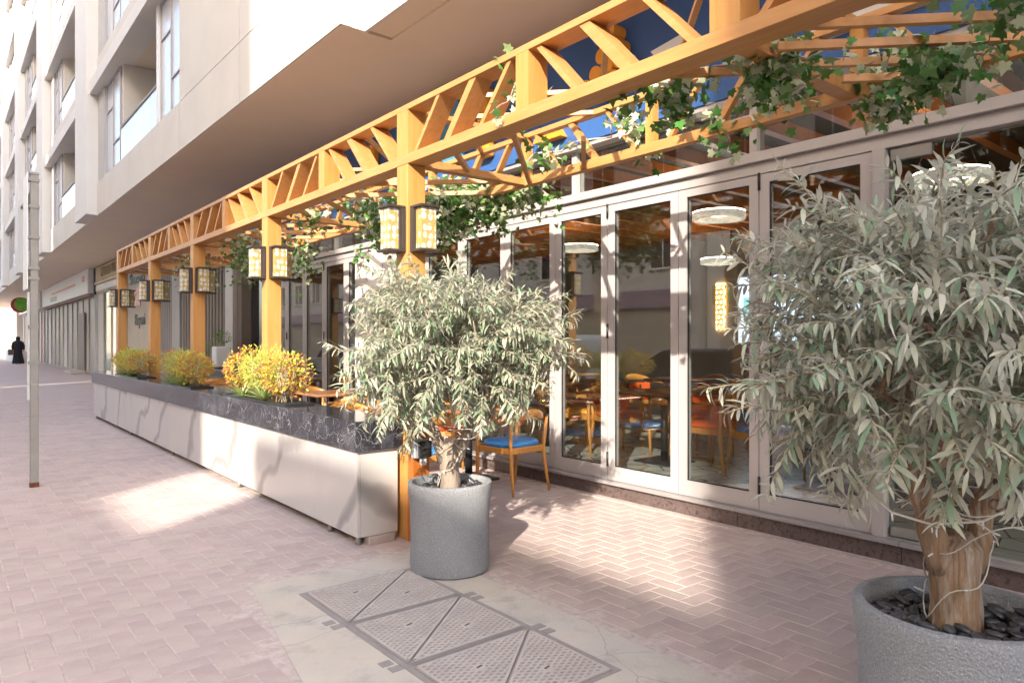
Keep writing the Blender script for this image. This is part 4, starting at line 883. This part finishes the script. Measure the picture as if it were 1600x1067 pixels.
garland('ivy between the second and third posts', [(2.9, 9.2, 2.78), (3.2, 9.6, 2.78), (3.5, 10.2, 2.74), (3.7, 10.9, 2.7)], 620, .09, .10, 20, hang=10)
garland('ivy tuft between the third and fourth posts', [(2.9, 11.6, 2.76), (3.2, 11.9, 2.72), (3.5, 12.3, 2.66)], 240, .09, .12, 10, hang=8)

# ------------------------------------------------------------------ plants on the planter
sm = [leaf_mesh('shrub_leaf_%s' % n, None, L, L * .5, .2, .1, ((0, .1), (.35, 1.), (.75, .8))) for n, L in (('a', .030), ('b', .022))]
bl_ = [leaf_mesh('blade_%s' % n, None, L, W, b, .25, ((0, .8), (.3, 1.), (.6, .8), (.85, .4))) for n, L, W, b in (('a', .20, .026, .35), ('b', .16, .022, .15))]
fe = [leaf_mesh('frond_%s' % n, None, L, L * .16, .2, .1, ((0, .3), (.5, 1.))) for n, L in (('a', .05), ('b', .035))]
def bush(name, label, c, r, h, mat, kinds, n, nst, lean=.2, inner=.35):
    t = thing(name, c, label, 'plant', 'plants on the marble planter'); c = Vector(c); st = MB(); items = []
    for i in range(nst):
        a = rnd.uniform(0, 6.283); e = c + Vector((math.cos(a) * r * rnd.uniform(.1, .8), math.sin(a) * r * rnd.uniform(.1, .8), h * rnd.uniform(.55, .95))); b = c + Vector((rnd.uniform(-.25, .25) * r, rnd.uniform(-.25, .25) * r, 0)); mid = b.lerp(e, .5) + rv(.012); st.tube([b, mid, e], [.005, .004, .002], 5)
    st.build('stems', twigm, t, smooth=True)
    for i in range(n):
        u = rv().normalized(); k = rnd.uniform(inner, 1.0) ** .5 * (1 + .18 * math.sin(4 * u.x + 3 * u.y + c.y)); p = c + Vector((u.x * r * k, u.y * r * k, h * .58 + u.z * h * .44 * k))
        if p.z < c.z + .02: continue
        items.append((frame(p, u + rv(.6) + Vector((0, 0, .3)), rv(.5) + Vector((-.3, -.3, .8))) @ Matrix.Scale(rnd.uniform(.8, 1.25), 4), rnd.randrange(len(kinds))))
    mb = MB()
    for m, k in items: mb.add([Matrix.Translation(-c) @ m @ Vector(p) for p in kinds[k][1]], kinds[k][2])
    mb.build('foliage', mat, t, local=True, smooth=True, kind='stuff', fix=False); return t
def rosette(label, c, n, mat, sc=1.):
    t = thing('striped_plant', c, label, 'plant', 'plants on the marble planter')
    for i in range(n):
        a = 2.4 * i; el = R(70 - 45 * (i / n)); d = Vector((math.cos(a) * math.cos(el), math.sin(a) * math.cos(el), math.sin(el))); me, v, f = bl_[i % 2]
        o = link('leaf', blade_me[i % 2], t); o.matrix_local = frame(Vector((math.cos(a) * .01, math.sin(a) * .01, 0)), d, Vector((-d.x, -d.y, 1))) @ Matrix.Scale(sc * rnd.uniform(.8, 1.15), 4)
    return t
blade_me = []
for me, v, f in bl_: me.materials.clear(); me.materials.append(aloem); blade_me.append(me)
tr = [(5.85, 7.55, 'nearest'), (8.75, 10.1, 'middle'), (11.6, 13.3, 'farthest')]; ZT = .8687
for k, (a, b, nm) in enumerate(tr):
    g = MB(); x0, x1 = 2.29, 2.55; g.box(x0, x1, a, b, ZT, ZT + .006).box(x0, x0 + .008, a, b, ZT + .006, ZT + .014).box(x1 - .008, x1, a, b, ZT + .006, ZT + .014).box(x0 + .008, x1 - .008, a, a + .008, ZT + .006, ZT + .0141).box(x0 + .008, x1 - .008, b - .008, b, ZT + .006, ZT + .0141)
    tag(g.build('plant_tray', black), '%s shallow black tray let into the planter top' % nm, 'tray', 'plant trays'); L = b - a; z = ZT + .008; s = .92 if k else 1.0
    bush('croton_shrub', 'orange and yellow small leaved shrub at the near end of the %s tray' % nm, (2.42, a + .22 * L, z), .23, .42 * s, shrubm, sm, 1500, 18); bush('croton_shrub', 'orange and yellow shrub at the far end of the %s tray' % nm, (2.42, a + .80 * L, z), .24, .46 * s, shrubm, sm, 1500, 16)
    bush('feathery_bush', 'pale yellow green feathery bush in the middle of the %s tray' % nm, (2.42, a + .50 * L, z), .24, .47 * s, fernm, fe, 1900, 24, inner=.15)
    rosette('striped spiky plant at the front of the %s tray' % nm, (2.31, a + .34 * L, z), 24, aloem, 1.25); rosette('striped spiky plant beside the feathery bush of the %s tray' % nm, (2.30, a + .66 * L, z), 22, aloem, 1.1)
# box with greenery against the fluted wall
t = thing('plant_box', (4.4, 14.6, 0), 'black trough of green plants against the fluted wall', 'plant box'); B('trough', black, t, 4.2, 4.66, 13.6, 16.2, 0, .88, bevel=.01)
B('white_pot', whitem, t, 4.3, 4.6, 14.62, 14.92, .9, 1.32, bevel=.03)
bush('green_bush', 'fresh green bush in the black trough', (4.42, 15.45, .88), .26, .5, greenm, sm, 700, 12); bush('green_bush', 'small green plant in the white square pot', (4.45, 14.77, 1.32), .2, .32, greenm, sm, 400, 8); rosette('spiky plant in the black trough', (4.4, 15.9, .9), 18, aloem, 1.5)
far_p = thing('plant_box', (4.3, 62, 0), 'low grey planter with a small shrub beyond the walking person', 'plant box'); B('trough', greyc, far_p, 4.0, 4.7, 58, 66, 0, .75); bush('green_bush', 'small shrub on the far grey planter', (4.2, 61, .75), .5, .6, greenm, sm, 300, 6)

# ------------------------------------------------------------------ walking person in black
pr = thing('person', (3.95, 54.6, 0), 'person in a long black robe and headscarf walking away with a brown bag', 'person')
o = Vector((3.95, 54.6, 0)); m = MB(); n = 18
prof = [(.30, .26, 0.02, .0), (.31, .27, .10, .0), (.26, .22, .45, .0), (.22, .18, .80, 0), (.215, .17, 1.0, 0), (.24, .17, 1.2, 0), (.255, .16, 1.36, 0), (.22, .14, 1.43, 0), (.11, .11, 1.48, 0), (.115, .125, 1.56, .01), (.12, .135, 1.64, .01), (.09, .10, 1.715, .01), (.02, .02, 1.735, .01)]
for (a, b, z, dy) in prof:
    for j in range(n):
        t_ = 2 * math.pi * j / n; f_ = 1 + (.10 * math.cos(7 * t_ + z * 2) if z < .9 else 0); m.v.append((o.x + a * f_ * math.cos(t_), o.y + dy + b * f_ * math.sin(t_), z))
for i in range(len(prof) - 1):
    for j in range(n): m.f.append((i * n + j, i * n + (j + 1) % n, (i + 1) * n + (j + 1) % n, (i + 1) * n + j))
m.build('robe', abaya, pr, smooth=True)
for s in (-1, 1):
    MB().tube([o + Vector((s * .22, 0, 1.38)), o + Vector((s * .29, -.02, 1.12)), o + Vector((s * .27, -.10, .9))], [.08, .075, .07], 10).build('sleeve', abaya, pr, smooth=True); MB().tube([o + Vector((s * .27, -.10, .9)), o + Vector((s * .265, -.13, .82)), o + Vector((s * .26, -.14, .76))], [.035, .042, .02], 8).build('hand', skin, pr, smooth=True)
    MB().tube([o + Vector((s * .1, -.16 + .1 * s, .03)), o + Vector((s * .1, .12 + .1 * s, .03))], [.045, .05], 8).build('shoe', black, pr, smooth=True)
bgg = thing('hand_bag', (3.55, 54.5, .6), 'brown shoulder bag carried by the walking person', 'bag'); B('bag_body', bagm, bgg, 3.42, 3.74, 54.4, 54.58, .56, .92, bevel=.03); MB().tube([(3.48, 54.5, .92), (3.58, 54.5, 1.1), (3.7, 54.5, .92)], .015, 6).build('handle', bagm, bgg, smooth=True)
